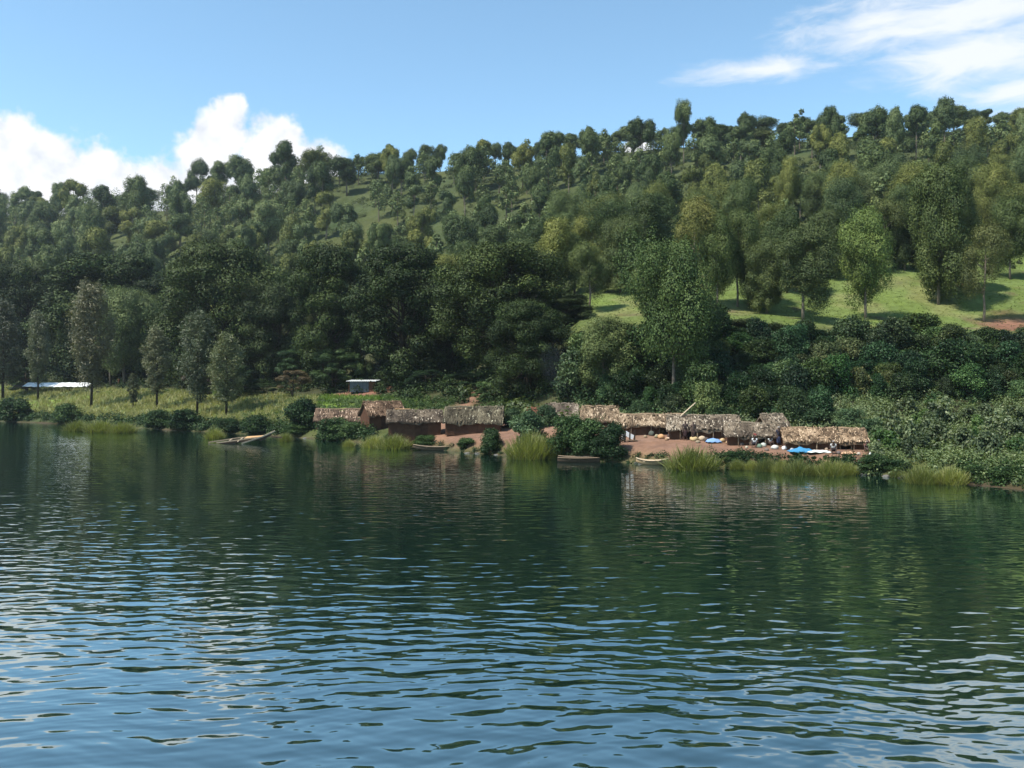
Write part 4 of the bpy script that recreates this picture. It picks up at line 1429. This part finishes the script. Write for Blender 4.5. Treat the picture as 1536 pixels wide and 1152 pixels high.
def broken_boat():
    D = 98.5
    x, y = X(364, D), D
    root = link('broken_boat', None, None, (x, y, .08), 'half sunken plank boat with bare ribs and raised prow', 'boat', rz=.10)
    # stern lies in the water to the left, prow lifted on the right
    m = MB(); m.bar((-2.7, -.65, .02), (.0, -.62, .38), .09, .11, .72); m.bar((0, -.62, .38), (2.0, -.40, .60), .09, .11, .68)
    link('near_gunwale', m.mesh('near_gunwale', M_WOOD), root)
    m = MB(); m.bar((-3.9, .85, .0), (-.6, .80, .50), .09, .12, .6); m.bar((-.6, .80, .50), (2.0, .42, .72), .09, .12, .6)
    link('far_gunwale', m.mesh('far_gunwale', M_WOOD), root)
    m = MB(); m.bar((.15, -1.25, -.02), (2.1, -.35, .62), .10, .14, .78); m.bar((2.1, -.35, .62), (3.5, .2, 1.28), .12, .15, .85)
    link('prow_beam', m.mesh('prow_beam', M_WOOD), root)
    m = MB(); m.bar((3.1, -.1, 1.12), (3.3, .55, 1.18), .1, .08, .9)
    link('prow_crosspiece', m.mesh('prow_crosspiece', M_WOOD), root)
    for xx, z, a in ((-1.3, .27, 0), (-.1, .42, -.25)):
        m = MB(); m.bar((xx + a, -.66 if xx < -1 else -1.0, z - (.0 if xx < -1 else .25)), (xx, .80, z + .1), .10, .07, .9); link('crossbeam', m.mesh('crossbeam', M_WOOD), root)
    m = MB()
    V = [(.25, -.50, .50), (2.1, -.33, .70), (2.35, .38, .80), (.35, .74, .66)]
    V += [(a, b, c - .05) for a, b, c in V]
    m.add(V, [(0, 1, 2, 3), (7, 6, 5, 4), (0, 4, 5, 1), (1, 5, 6, 2), (2, 6, 7, 3), (3, 7, 4, 0)], .6)
    link('bow_deck', m.mesh('bow_deck', M_PLANK), root)
    # dark hull planks under the gunwales
    m = MB(); m.bar((-2.4, -.62, -.16), (1.9, -.38, .36), .05, .16, .05); m.bar((-3.0, .80, -.16), (1.9, .42, .44), .05, .16, .05)
    m.bar((1.9, -.36, .30), (3.1, .1, .95), .06, .3, .05)
    link('hull', m.mesh('hull', M_WOOD), root)
    m = MB(); m.bar((3.0, .5, .62), (4.2, .62, .50), .08, .14, .15)
    link('loose_plank', m.mesh('loose_plank', M_WOOD), root)


broken_boat()


# ------------------------------------------------------------------ people
def skin_mesh(name, joints, edges, radii, mat, sub=1):
    me = bpy.data.meshes.new(name)
    names = list(joints)
    me.from_pydata([joints[k] for k in names], [(names.index(a), names.index(b)) for a, b in edges], [])
    o = bpy.data.objects.new(name, me); COL.objects.link(o)
    md = o.modifiers.new('s', 'SKIN'); md.use_smooth_shade = True
    sv = me.skin_vertices[0].data
    for i, k in enumerate(names):
        r = radii[k]
        sv[i].radius = r if hasattr(r, '__len__') else (r, r)
        sv[i].use_root = (i == 0)
    s = o.modifiers.new('ss', 'SUBSURF'); s.levels = sub; s.render_levels = sub
    dg = bpy.context.evaluated_depsgraph_get()
    out = bpy.data.meshes.new_from_object(o.evaluated_get(dg))
    bpy.data.objects.remove(o); bpy.data.meshes.remove(me)
    out.name = name
    out.materials.clear(); out.materials.append(mat)
    at = out.attributes.new('tint', 'FLOAT', 'POINT')
    at.data.foreach_set('value', np.full(len(out.vertices), .5, np.float32))
    out.polygons.foreach_set('use_smooth', np.ones(len(out.polygons), bool))
    return out


def pose(kind):
    J = {}
    if kind == 'stand':
        J.update(pel=(0, 0, .88), wst=(0, 0, 1.05), che=(0, -.01, 1.25), nk=(0, -.01, 1.42), hd=(0, -.03, 1.53), top=(0, -.02, 1.63),
                 shL=(.17, 0, 1.35), elL=(.23, .02, 1.08), wrL=(.24, -.08, .85), shR=(-.17, 0, 1.35), elR=(-.24, .02, 1.08), wrR=(-.22, -.1, .86),
                 hiL=(.09, 0, .86), knL=(.11, -.03, .47), anL=(.11, .02, .08), toL=(.12, -.14, .03), hiR=(-.09, 0, .86), knR=(-.11, -.05, .47), anR=(-.12, 0, .08), toR=(-.13, -.16, .03))
    elif kind == 'sit':
        J.update(pel=(0, 0, .20), wst=(0, -.01, .36), che=(0, -.05, .56), nk=(0, -.09, .72), hd=(0, -.14, .82), top=(0, -.13, .92),
                 shL=(.17, -.05, .65), elL=(.24, -.14, .42), wrL=(.14, -.36, .36), shR=(-.17, -.05, .65), elR=(-.24, -.14, .42), wrR=(-.12, -.38, .36),
                 hiL=(.1, -.02, .19), knL=(.2, -.4, .38), anL=(.13, -.5, .07), toL=(.14, -.66, .03), hiR=(-.1, -.02, .19), knR=(-.2, -.4, .36), anR=(-.12, -.52, .07), toR=(-.13, -.68, .03))
    else:  # bend: working over the ground, side on
        J.update(pel=(0, 0, .78), wst=(0, -.13, .88), che=(0, -.32, .92), nk=(0, -.47, .90), hd=(0, -.57, .86), top=(0, -.66, .84),
                 shL=(.17, -.38, .88), elL=(.2, -.42, .60), wrL=(.12, -.52, .38), shR=(-.17, -.38, .88), elR=(-.2, -.42, .60), wrR=(-.1, -.55, .36),
                 hiL=(.09, 0, .76), knL=(.11, -.09, .42), anL=(.11, .03, .08), toL=(.12, -.13, .03), hiR=(-.09, 0, .76), knR=(-.11, -.1, .42), anR=(-.12, .02, .08), toR=(-.13, -.14, .03))
    for s in 'LR':
        a = Vector(J['el' + s]); b = Vector(J['wr' + s]); d = (b - a).normalized()
        sd = d.cross(Vector((0, 1, 0.3))).normalized()
        J['pa' + s] = tuple(b + d * .07)
        for i, (off, ln) in enumerate(((-.035, .075), (-.012, .09), (.012, .085), (.034, .065))):
            J[f'f{i}{s}'] = tuple(b + d * (.085 + ln) + sd * off * 1.3 + Vector((0, -.015, 0)))
        J['th' + s] = tuple(b + d * .07 + sd * (-.075 if s == 'L' else .075))
    return J


RAD = dict(pel=(.14, .11), wst=(.12, .09), che=(.15, .10), nk=.055, hd=(.085, .1), top=(.07, .085))
for s in 'LR':
    RAD.update({'sh' + s: .06, 'el' + s: .042, 'wr' + s: .03, 'pa' + s: (.035, .02), 'th' + s: .011, 'hi' + s: .085, 'kn' + s: .058, 'an' + s: .04, 'to' + s: .035})
    for i in range(4): RAD[f'f{i}{s}'] = .009
EDG = [('pel', 'wst'), ('wst', 'che'), ('che', 'nk'), ('nk', 'hd'), ('hd', 'top')]
for s in 'LR':
    EDG += [('che', 'sh' + s), ('sh' + s, 'el' + s), ('el' + s, 'wr' + s), ('wr' + s, 'pa' + s), ('wr' + s, 'th' + s), ('pel', 'hi' + s), ('hi' + s, 'kn' + s), ('kn' + s, 'an' + s), ('an' + s, 'to' + s)]
    EDG += [('pa' + s, f'f{i}{s}') for i in range(4)]
BODY = {}
for kd in ('stand', 'sit', 'bend'):
    J = pose(kd)
    body = skin_mesh('body', J, EDG, RAD, M_SKIN)
    cj = {k: J[k] for k in ('pel', 'wst', 'che', 'shL', 'shR')}
    for s in 'LR':
        cj['um' + s] = tuple((Vector(J['sh' + s]) * .45 + Vector(J['el' + s]) * .55))
    rd = dict(pel=(.165, .135), wst=(.145, .115), che=(.17, .125), shL=.082, shR=.082, umL=.07, umR=.07)
    shirt = skin_mesh('shirt', cj, [('pel', 'wst'), ('wst', 'che'), ('che', 'shL'), ('che', 'shR'), ('shL', 'umL'), ('shR', 'umR')], rd, M_CLOTH)
    kj = {'pel': J['pel'], 'k': tuple((Vector(J['knL']) + Vector(J['knR'])) / 2), 'a': tuple((Vector(J['knL']) * .45 + Vector(J['anL']) * .55 + Vector(J['knR']) * .45 + Vector(J['anR']) * .55) / 2)}
    sk = skin_mesh('skirt', kj, [('pel', 'k'), ('k', 'a')], dict(pel=(.185, .15), k=(.22, .15), a=(.21, .15)), M_CLOTH)
    hd = skin_mesh('headscarf', {'hd': tuple(Vector(J['hd']) + (Vector(J['top']) - Vector(J['hd'])) * .55 + Vector((0, .02, 0))), 'top': tuple(Vector(J['top']) + Vector((0, .02, .01)))}, [('hd', 'top')], dict(hd=(.1, .115), top=(.085, .095)), M_CLOTH)
    BODY[kd] = (body, shirt, sk, hd)


def person(kd, u, v, label, shirt, skirt, scarf, rz=0.0, D=None, s=1.0, group='people at the lake shore'):
    if D is None: x, y, z = ground_at(u, v)
    else: x, y, z = X(u, D), D, tz(X(u, D), D)
    root = link('person', None, None, (x, y, z), label, 'person', group, rz=rz)
    root.scale = (s, s, s)
    for nm, me, c in zip(('body', 'shirt', 'skirt', 'headscarf'), BODY[kd], (None, shirt, skirt, scarf)):
        if nm != 'body' and c is None: continue
        o = link(nm if not (nm == 'headscarf' and scarf == HAIR) else 'hair', me, root)
        if c is not None: o.color = (*c, 1)


HAIR = (.015, .013, .012)
person('sit', 1006, 652, 'person in a pale pink shirt sitting against the debris roofed hut', (.65, .45, .42), (.10, .05, .06), HAIR, .2)
person('bend', 1128, 669, 'crouching person in dark clothes with blue headscarf before the patchy hut', (.30, .07, .06), (.05, .05, .09), (.12, .2, .4), .9, s=1.0)
person('sit', 1132, 671, 'seated person with white cloth beside the crouching one', (.7, .7, .68), (.04, .04, .05), HAIR, -.4)
person('stand', 1168, 671, 'standing person in a white headscarf under the patchy eave', (.05, .05, .07), (.04, .05, .10), (.8, .8, .78), .2)
person('stand', 1180, 672, 'standing person in dark blue between the huts', (.03, .04, .12), (.03, .03, .06), HAIR, -.3)
person('bend', 1192, 673, 'bending person in pale blue shirt by the bright blue sheet', (.30, .34, .46), (.02, .03, .09), HAIR, -1.2)
person('sit', 1155, 669, 'small seated person in white under the patchy roof', (.75, .74, .7), (.1, .06, .05), HAIR, .1, s=.85)
person('sit', 1250, 680, 'seated person with white headscarf beside the white sheet', (.55, .53, .50), (.04, .03, .03), (.85, .83, .8), -.3)
person('sit', 1299, 680, 'person in pale headscarf seated at the last hut corner', (.20, .10, .08), (.06, .04, .04), (.7, .6, .5), .3)
person('sit', 1317, 678, 'person in dark blue seated right of the last hut', (.03, .05, .12), (.04, .05, .09), (.2, .24, .34), .0)
person('stand', 1040, 662, 'standing person in brown under the debris roofed hut', (.14, .10, .08), (.08, .05, .04), HAIR, .2)
person('stand', 1028, 661, 'person in dark clothes standing in the hut shade', (.05, .04, .04), (.05, .03, .03), HAIR, -.2)
person('bend', 690, 612, 'person in white bending behind the grey thatched hut', (.75, .75, .75), (.05, .05, .06), HAIR, 1.3, D=101)
person('stand', 719, 612, 'dark dressed person standing on the track behind the grey hut', (.06, .04, .04), (.04, .03, .03), HAIR, .2, D=100, s=.9)
person('stand', 178, 572, 'person in orange brown standing among the pale stems', (.35, .14, .07), (.25, .1, .06), HAIR, .1, D=204)
for q, (u, lab) in enumerate(((282, 'left dark figure of the three standing on the lawn'), (287, 'middle dark figure of the three standing on the lawn'), (292, 'right dark figure of the three standing on the lawn'))):
    person('stand', u, 590, lab, (.03, .03, .035), (.025, .025, .03), HAIR, q - 1, D=172, s=.85 + .1 * (q % 2))


# ------------------------------------------------------------------ goods in the yard
def lump(seed, sx, sy, sz, mat, tone=.6, n=14, m=8):
    r = random.Random(seed)
    V = []; F = []
    for j in range(m + 1):
        ph = math.pi * j / m
        for i in range(n):
            a = 2 * math.pi * i / n
            k = 1 + .2 * math.sin(3 * a + seed) * math.sin(2 * ph) + .08 * math.sin(5 * a + 2 * seed + ph * 3) + r.uniform(-.07, .07)
            z = max(math.cos(ph), -.55)
            V.append((math.sin(ph) * math.cos(a) * sx / 2 * k, math.sin(ph) * math.sin(a) * sy / 2 * k, (z + .55) / 1.55 * sz))
    for j in range(m):
        for i in range(n):
            F.append((j * n + i, (j + 1) * n + i, (j + 1) * n + (i + 1) % n, j * n + (i + 1) % n))
    mb = MB(); mb.add(V, F, tone)
    return mb


def sack(u, v, sx, sz, col, label, name='sack', mat=None, cat='sack', D=None, rz=.0):
    if D is None: x, y, z = ground_at(u, v)
    else: x, y, z = X(u, D), D, tz(X(u, D), D)
    sx, sz = sx * .85, sz * .82
    o = lump(int(u), sx, sx * .75, sz, M_CLOTH, .7).build(name, mat or M_CLOTH, None, True, loc=(x, y, z - .02), label=label, cat=cat, group='goods laid out in the yard', rz=rz)
    o.color = (*col, 1)


goods = [
    (977, 654, .75, .55, (.10, .11, .09), 'dark sack leftmost in the goods pile'), (982, 648, .7, .45, (.5, .42, .32), 'tan sack at the back of the left goods pile'), (992, 650, .8, .5, (.50, .36, .20), 'straw coloured bundle in the left goods pile'),
    (985, 657, .6, .4, (.36, .32, .20), 'olive bundle at the front of the left goods pile'), (992, 658, .85, .5, (.52, .30, .15), 'orange tan sack right front of the left goods pile'), (1005, 656, .55, .4, (.08, .07, .07), 'dark bundle right of the pink shirted person'),
    (1012, 655, .6, .42, (.28, .27, .26), 'grey sack beside the dark bundle'), (1019, 654, .45, .38, (.6, .6, .58), 'small white sack beside the grey one'), (1041, 662, .8, .5, (.58, .42, .22), 'yellow tan produce heap left of the big reed tops'),
    (1053, 662, .7, .5, (.55, .42, .28), 'tan sack left of the pale blue tarpaulin'), (1060, 662.5, .6, .45, (.10, .08, .07), 'dark sack behind the pale blue tarpaulin'), (1084, 664, .7, .42, (.56, .40, .22), 'tan produce heap right of the pale blue tarpaulin'),
    (1093, 667, .75, .4, (.55, .36, .2), 'orange tan bundle nearest the reed tops'), (1097, 665, .5, .35, (.12, .09, .06), 'dark bundle beside the orange tan one'), (1139, 672, .6, .4, (.16, .22, .16), 'dark green bundle right of the crouching person'),
    (1145, 670, .6, .42, (.55, .58, .5), 'pale green sack right of the dark green bundle'), (1162, 674, .9, .42, (.66, .62, .55), 'wide pale sack under the patchy roof'), (1177, 675, .7, .38, (.72, .70, .66), 'white sack beside the blue sheet'),
    (934, 662, .5, .75, (.68, .64, .58), 'upright white sack at the yard edge'), (1308, 684, .5, .35, (.72, .7, .66), 'small white bundle right of the last hut'), (1324, 682, .4, .3, (.6, .6, .62), 'pale bundle at the right end of the yard'),
    (1000, 661, .5, .3, (.34, .22, .13), 'brown bundle on the pale mat edge'), (1025, 660, .45, .4, (.16, .09, .07), 'dark red bundle behind the pale mat'), (1047, 665, .5, .3, (.30, .24, .16), 'dull bundle in front of the yellow tan heap'),
    (1104, 666, .5, .35, (.40, .27, .16), 'brown heap at the patchy hut corner'), (1113, 668, .45, .3, (.12, .10, .09), 'dark basket load left of the crouching person'), (1120, 673, .4, .25, (.46, .40, .3), 'small tan bundle at the feet of the crouching person'),
    (1150, 676, .5, .28, (.2, .15, .12), 'dark bundle in front of the pale green sack'), (1188, 677, .4, .3, (.4, .4, .42), 'grey bundle left of the bright blue sheet'), (1258, 681, .5, .3, (.14, .11, .1), 'dark bundle beside the white headscarf'),
    (1240, 678, .45, .4, (.28, .2, .14), 'brown bundle behind the white sheet'), (1288, 683, .4, .26, (.5, .44, .36), 'pale bundle right of the orange mat'), (968, 657, .45, .3, (.33, .25, .16), 'brown bundle left of the goods pile'),
    (714, 611, 1.2, .8, (.46, .34, .19), 'tan heap behind the grey thatched hut'), (703, 611, 1.0, .7, (.42, .3, .18), 'brown heap beside the bending person'),
]
for u, v, sx, sz, c, lab in goods:
    sack(u, v, sx, sz, c, lab, D=100 if v == 611 else None, rz=u % 3)


def sheet(u, v, lx, ly, hz, col, label, name, cat, seed, rz=0.0, peak=None):
    x, y, z = ground_at(u, v)
    nx, ny = 16, 8
    V = []
    r = random.Random(seed)
    for j in range(ny + 1):
        for i in range(nx + 1):
            a = -1 + 2 * i / nx; b = -1 + 2 * j / ny
            zz = hz * max(0, (1 - a * a) * (1 - b * b)) ** .7 + .04 * math.sin(a * 9 + seed) * math.cos(b * 7) + .03 + r.uniform(0, .02)
            if peak: zz += peak * math.exp(-((a + .15) / .25) ** 2 - (b / .5) ** 2)
            V.append((a * lx / 2 * (1 + .06 * math.sin(b * 5 + seed)), b * ly / 2, zz))
    nv = len(V)
    V += [(p, q, s - .025) for p, q, s in V]
    F = []
    for j in range(ny):
        for i in range(nx):
            q = (j * (nx + 1) + i, j * (nx + 1) + i + 1, (j + 1) * (nx + 1) + i + 1, (j + 1) * (nx + 1) + i)
            F.append(q); F.append(tuple(k + nv for k in q[::-1]))
    rim = [i for i in range(nx + 1)] + [j * (nx + 1) + nx for j in range(1, ny + 1)] + [ny * (nx + 1) + i for i in range(nx - 1, -1, -1)] + [j * (nx + 1) for j in range(ny - 1, 0, -1)]
    for a, b in zip(rim, rim[1:] + rim[:1]): F.append((b, a, a + nv, b + nv))
    m = MB(); m.add(V, F, .7)
    o = m.build(name, M_CLOTH, None, True, loc=(x, y, z + .02), label=label, cat=cat, rz=rz)
    o.color = (*col, 1)


sheet(1070, 665, 1.25, 1.3, .28, (.22, .36, .62), 'pale blue tarpaulin spread over goods above the big reeds', 'blue_tarpaulin', 'tarpaulin', 2)
sheet(1203, 679, 1.9, 1.4, .24, (.06, .24, .42), 'bright blue sheet heaped before the last hut', 'blue_sheet', 'sheet', 3, -.1, .1)
sheet(1228, 680, 1.8, 1.1, .12, (.75, .76, .70), 'white sheet laid on the ground right of the blue one', 'white_sheet', 'sheet', 5, -.1)
sheet(1013, 659, 1.6, .8, .06, (.62, .46, .34), 'pale mat lying in front of the seated pink shirted person', 'straw_mat', 'mat', 6, -.1)
sheet(1274, 683, 1.1, .8, .16, (.60, .36, .22), 'orange mat with a dark edge at the last hut corner', 'straw_mat', 'mat', 7, -.1)

# dark posts of a little stand at the yard edge
x, y, z = ground_at(944, 663)
root = link('market_stand', None, None, (x, y, z), 'small dark wooden stand at the yard edge beside the dark bush', 'stand', rz=.1)
for k, xx in enumerate((-.42, .0, .42)):
    m = MB(); m.bar((xx, -.1, -.2), (xx + .04, -.1, .95 + .12 * (k % 2)), .11, .11, .05); link('post', m.mesh('post', M_WOOD), root).color = (.5, .45, .45, 1)
m = MB(); m.box((0, -.1, .12), (1.3, .5, .06), None, .5); link('shelf', m.mesh('shelf', M_WOOD), root)
m = MB(); m.box((.02, .2, .55), (.9, .05, .4), Matrix.Rotation(.5, 3, 'Y'), .9); link('white_board', m.mesh('white_board', M_CLOTH), root)

# stones at the waterline
rocks = []
for u, v in ((458, 659), (494, 664), (432, 660), (505, 667), (701, 676), (716, 678), (1118, 699), (1128, 700), (1135, 697), (1332, 713), (1298, 712), (958, 699), (1352, 724), (1012, 703), (505, 660), (745, 684)):
    D = shore(u) - .1
    x, y = X(u, D), D
    s = rng.uniform(.25, .6)
    o = lump(int(u), s * 1.5, s, s * .45, M_ROCK, .35).build('shore_rock', M_ROCK, None, False, loc=(x, y, max(tz(x, y), -.05) - .08), cat='rock', group='rocks at the waterline')
    rocks.append((u, o))
RMK = [(600, 'below the low thatched hut'), (800, 'below the grey thatched hut'), (1050, 'beside the pale dugout and big reeds'), (1200, 'on the bank below the crouching person'), (9999, 'near the last shore reeds')]
items = [dict(u=u, o=o, cell=next(b for a, b in RMK if u < a)) for u, o in rocks]
label_cells(items, lambda it, o, n: f"{'sole' if o == 'only' else o} grey waterline rock from left {it['cell']}")
for it in items: it['o']['label'] = it['label']


# ------------------------------------------------------------------ air
def volume_box(name, lo, hi, density, col, label, aniso=.0):
    m, nt, out = new_mat(name)
    v = N(nt, 'ShaderNodeVolumePrincipled', inp={'Color': (*col, 1), 'Density': density, 'Anisotropy': aniso})
    nt.links.new(v.outputs[0], out.inputs['Volume'])
    mb = MB()
    c = [(a + b) / 2 for a, b in zip(lo, hi)]; d = [b - a for a, b in zip(lo, hi)]
    mb.box(c, d)
    mb.build(name, m, kind='stuff', label=label, cat='haze')


HAZE = 0.00008
if HAZE:
    volume_box('haze', (-2600, -260, -8), (2300, 1320, 190), HAZE, (.80, .88, 1.0), 'thin blue haze over the lake and hill', .2)
# smoke over the huts
m, nt, out = new_mat('smoke')
v = N(nt, 'ShaderNodeVolumePrincipled', inp={'Color': (.75, .85, 1.0, 1), 'Density': .0045})
nt.links.new(v.outputs[0], out.inputs['Volume'])
mb = MB()
D = 99
mb.tube([(X(866, D), D, ZZ(618, D)), (X(860, D), D, ZZ(600, D)), (X(850, D), D, ZZ(580, D)), (X(836, D), D, ZZ(555, D)), (X(826, D), D, ZZ(532, D)), (X(820, D), D, ZZ(515, D))], [.3, .8, 1.5, 2.0, 1.6, .5], 10)
mb.build('smoke', m, None, True, kind='stuff', label='thin blue smoke drifting up beside the grey roofed hut', cat='smoke')

# ------------------------------------------------------------------ sky, sun, camera
SUN_EL, SUN_DIR = R(57), Vector((-.88, -.47, 0)).normalized()
w = bpy.data.worlds.new('World'); scene.world = w; w.use_nodes = True
nt = w.node_tree
for n in list(nt.nodes): nt.nodes.remove(n)
out = nt.nodes.new('ShaderNodeOutputWorld')
sky = N(nt, 'ShaderNodeTexSky', sky_type='NISHITA', sun_disc=False, sun_elevation=SUN_EL, sun_rotation=math.atan2(SUN_DIR.x, SUN_DIR.y), altitude=1500.0, air_density=1.0, dust_density=.6, ozone_density=1.5)
tc = N(nt, 'ShaderNodeTexCoord')
dirv = tc.outputs['Generated']
sp = N(nt, 'ShaderNodeSeparateXYZ', inp={0: dirv})
az = math_(nt, 'ARCTAN2', sp.outputs[0], sp.outputs[1])
el = math_(nt, 'ARCSINE', sp.outputs[2])
cb = N(nt, 'ShaderNodeCombineXYZ', inp={0: az, 1: el, 2: 0.0})
q = cb.outputs[0]


def skyp(u, v):
    a = math.atan((u - CX) / FOC)
    return a, math.atan((HY - v) / FOC * math.cos(a))


def wnoise(scale, detail, rough=.6, stretch=(1, 1, 1), off=(0, 0, 0), dist=0.0):
    mp = N(nt, 'ShaderNodeMapping', inp={0: q, 1: off, 3: stretch})
    return N(nt, 'ShaderNodeTexNoise', inp={'Vector': mp.outputs[0], 'Scale': scale, 'Detail': detail, 'Roughness': rough, 'Distortion': dist}).outputs[0]


def blobs(lst):
    f = None
    for u, v, ru, rv in lst:
        a, e = skyp(u, v)
        s = N(nt, 'ShaderNodeVectorMath', operation='SUBTRACT', inp={0: q, 1: (a, e, 0)})
        k = N(nt, 'ShaderNodeVectorMath', operation='MULTIPLY', inp={0: s.outputs[0], 1: (FOC / ru, FOC / rv, 0)})
        l = N(nt, 'ShaderNodeVectorMath', operation='LENGTH', inp={0: k.outputs[0]})
        g = math_(nt, 'SUBTRACT', 1.0, l.outputs['Value'])
        f = g if f is None else math_(nt, 'SMOOTH_MAX', f, g, .12)
    return f


cum = blobs([(20, 255, 75, 78), (75, 260, 70, 70), (145, 268, 62, 58), (195, 290, 55, 42), (100, 320, 190, 60), (250, 300, 100, 66), (320, 290, 85, 60), (335, 200, 42, 52), (352, 165, 22, 26), (310, 235, 50, 50), (408, 228, 62, 54), (465, 252, 66, 48), (400, 290, 130, 60), (-120, 280, 120, 90), (1000, 285, 110, 40), (957, 240, 36, 42), (620, 300, 120, 36)])
n1 = wnoise(26, 6, .58); n2 = wnoise(70, 4, .6, off=(3, 1, 0))
cf = math_(nt, 'ADD', cum, math_(nt, 'ADD', math_(nt, 'MULTIPLY_ADD', n1, 1.5, -.87), math_(nt, 'MULTIPLY_ADD', n2, .4, -.2)))
ss = N(nt, 'ShaderNodeMapRange', interpolation_type='SMOOTHSTEP', inp={0: cf, 1: -.12, 2: .30, 3: 0.0, 4: .98})
cmask = ss.outputs[0]
cir = blobs([(1460, 18, 330, 52), (1330, 30, 190, 26), (1470, 85, 170, 60), (1140, 104, 128, 23), (1530, 135, 120, 26), (1650, 60, 260, 110)])
n3 = wnoise(14, 6, .62, (1, 3.2, 1), (5, 2, 0), .4)
cf2 = math_(nt, 'ADD', cir, math_(nt, 'MULTIPLY_ADD', n3, 1.6, -.97))
s2 = N(nt, 'ShaderNodeMapRange', interpolation_type='SMOOTHSTEP', inp={0: cf2, 1: -.15, 2: .75, 3: 0.0, 4: .92})
# high thin cloud above the frame
n4 = wnoise(7, 6, .6, (1, 1.8, 1), (9, 4, 0), .5)
hi_el = N(nt, 'ShaderNodeMapRange', interpolation_type='SMOOTHSTEP', inp={0: el, 1: R(26), 2: R(40), 3: 0.0, 4: 1.0})
s3 = math_(nt, 'MULTIPLY', N(nt, 'ShaderNodeMapRange', interpolation_type='SMOOTHSTEP', inp={0: n4, 1: .52, 2: .72, 3: 0.0, 4: .4}).outputs[0], hi_el.outputs[0])
hs = N(nt, 'ShaderNodeHueSaturation', inp={'Color': sky.outputs[0], 'Saturation': 1.0, 'Value': 1.0})
SKYGAIN = (1.13, 1.29, 1.17)
skyc = mixc(nt, 1.0, hs.outputs[0], SKYGAIN, 'MULTIPLY')
shade = wnoise(34, 5, .55, off=(1, 7, 0))
ccol = ramp(nt, shade, [(.3, (3.9, 4.1, 4.45)), (.56, (5.2, 5.2, 5.25))])
c = mixc(nt, s2.outputs[0], skyc, (4.7, 4.85, 5.05))
c = mixc(nt, s3, c, (4.3, 4.5, 4.8))
c = mixc(nt, cmask, c, ccol)
bg = N(nt, 'ShaderNodeBackground', inp={'Color': c, 'Strength': .15})
nt.links.new(bg.outputs[0], out.inputs[0])

sd = bpy.data.lights.new('sun', 'SUN'); sd.energy = 5.0; sd.angle = R(.5); sd.color = (1.0, .95, .86)
so = bpy.data.objects.new('sun', sd); COL.objects.link(so)
tosun = SUN_DIR * math.cos(SUN_EL) + Vector((0, 0, math.sin(SUN_EL)))
so.rotation_euler = tosun.to_track_quat('Z', 'Y').to_euler()
so.location = (-50, 60, 150)

cam = bpy.data.cameras.new('camera'); co = bpy.data.objects.new('camera', cam); COL.objects.link(co)
co.location = (0, 0, CAMH); co.rotation_euler = (R(90), 0, 0)
cam.sensor_width = 36; cam.lens = 36 * FOC / 1536; cam.shift_y = (HY - 576) / 1536
cam.clip_start = .5; cam.clip_end = 6000
scene.camera = co

scene.view_settings.view_transform = 'Standard'
scene.view_settings.look = 'None'
scene.view_settings.gamma = 1
scene.view_settings.exposure = .5
cy = scene.cycles
cy.max_bounces = 6; cy.diffuse_bounces = 1; cy.glossy_bounces = 3; cy.transmission_bounces = 2; cy.volume_bounces = 1; cy.transparent_max_bounces = 4
cy.caustics_reflective = False; cy.caustics_refractive = False
cy.use_denoising = True
cy.sample_clamp_indirect = 4
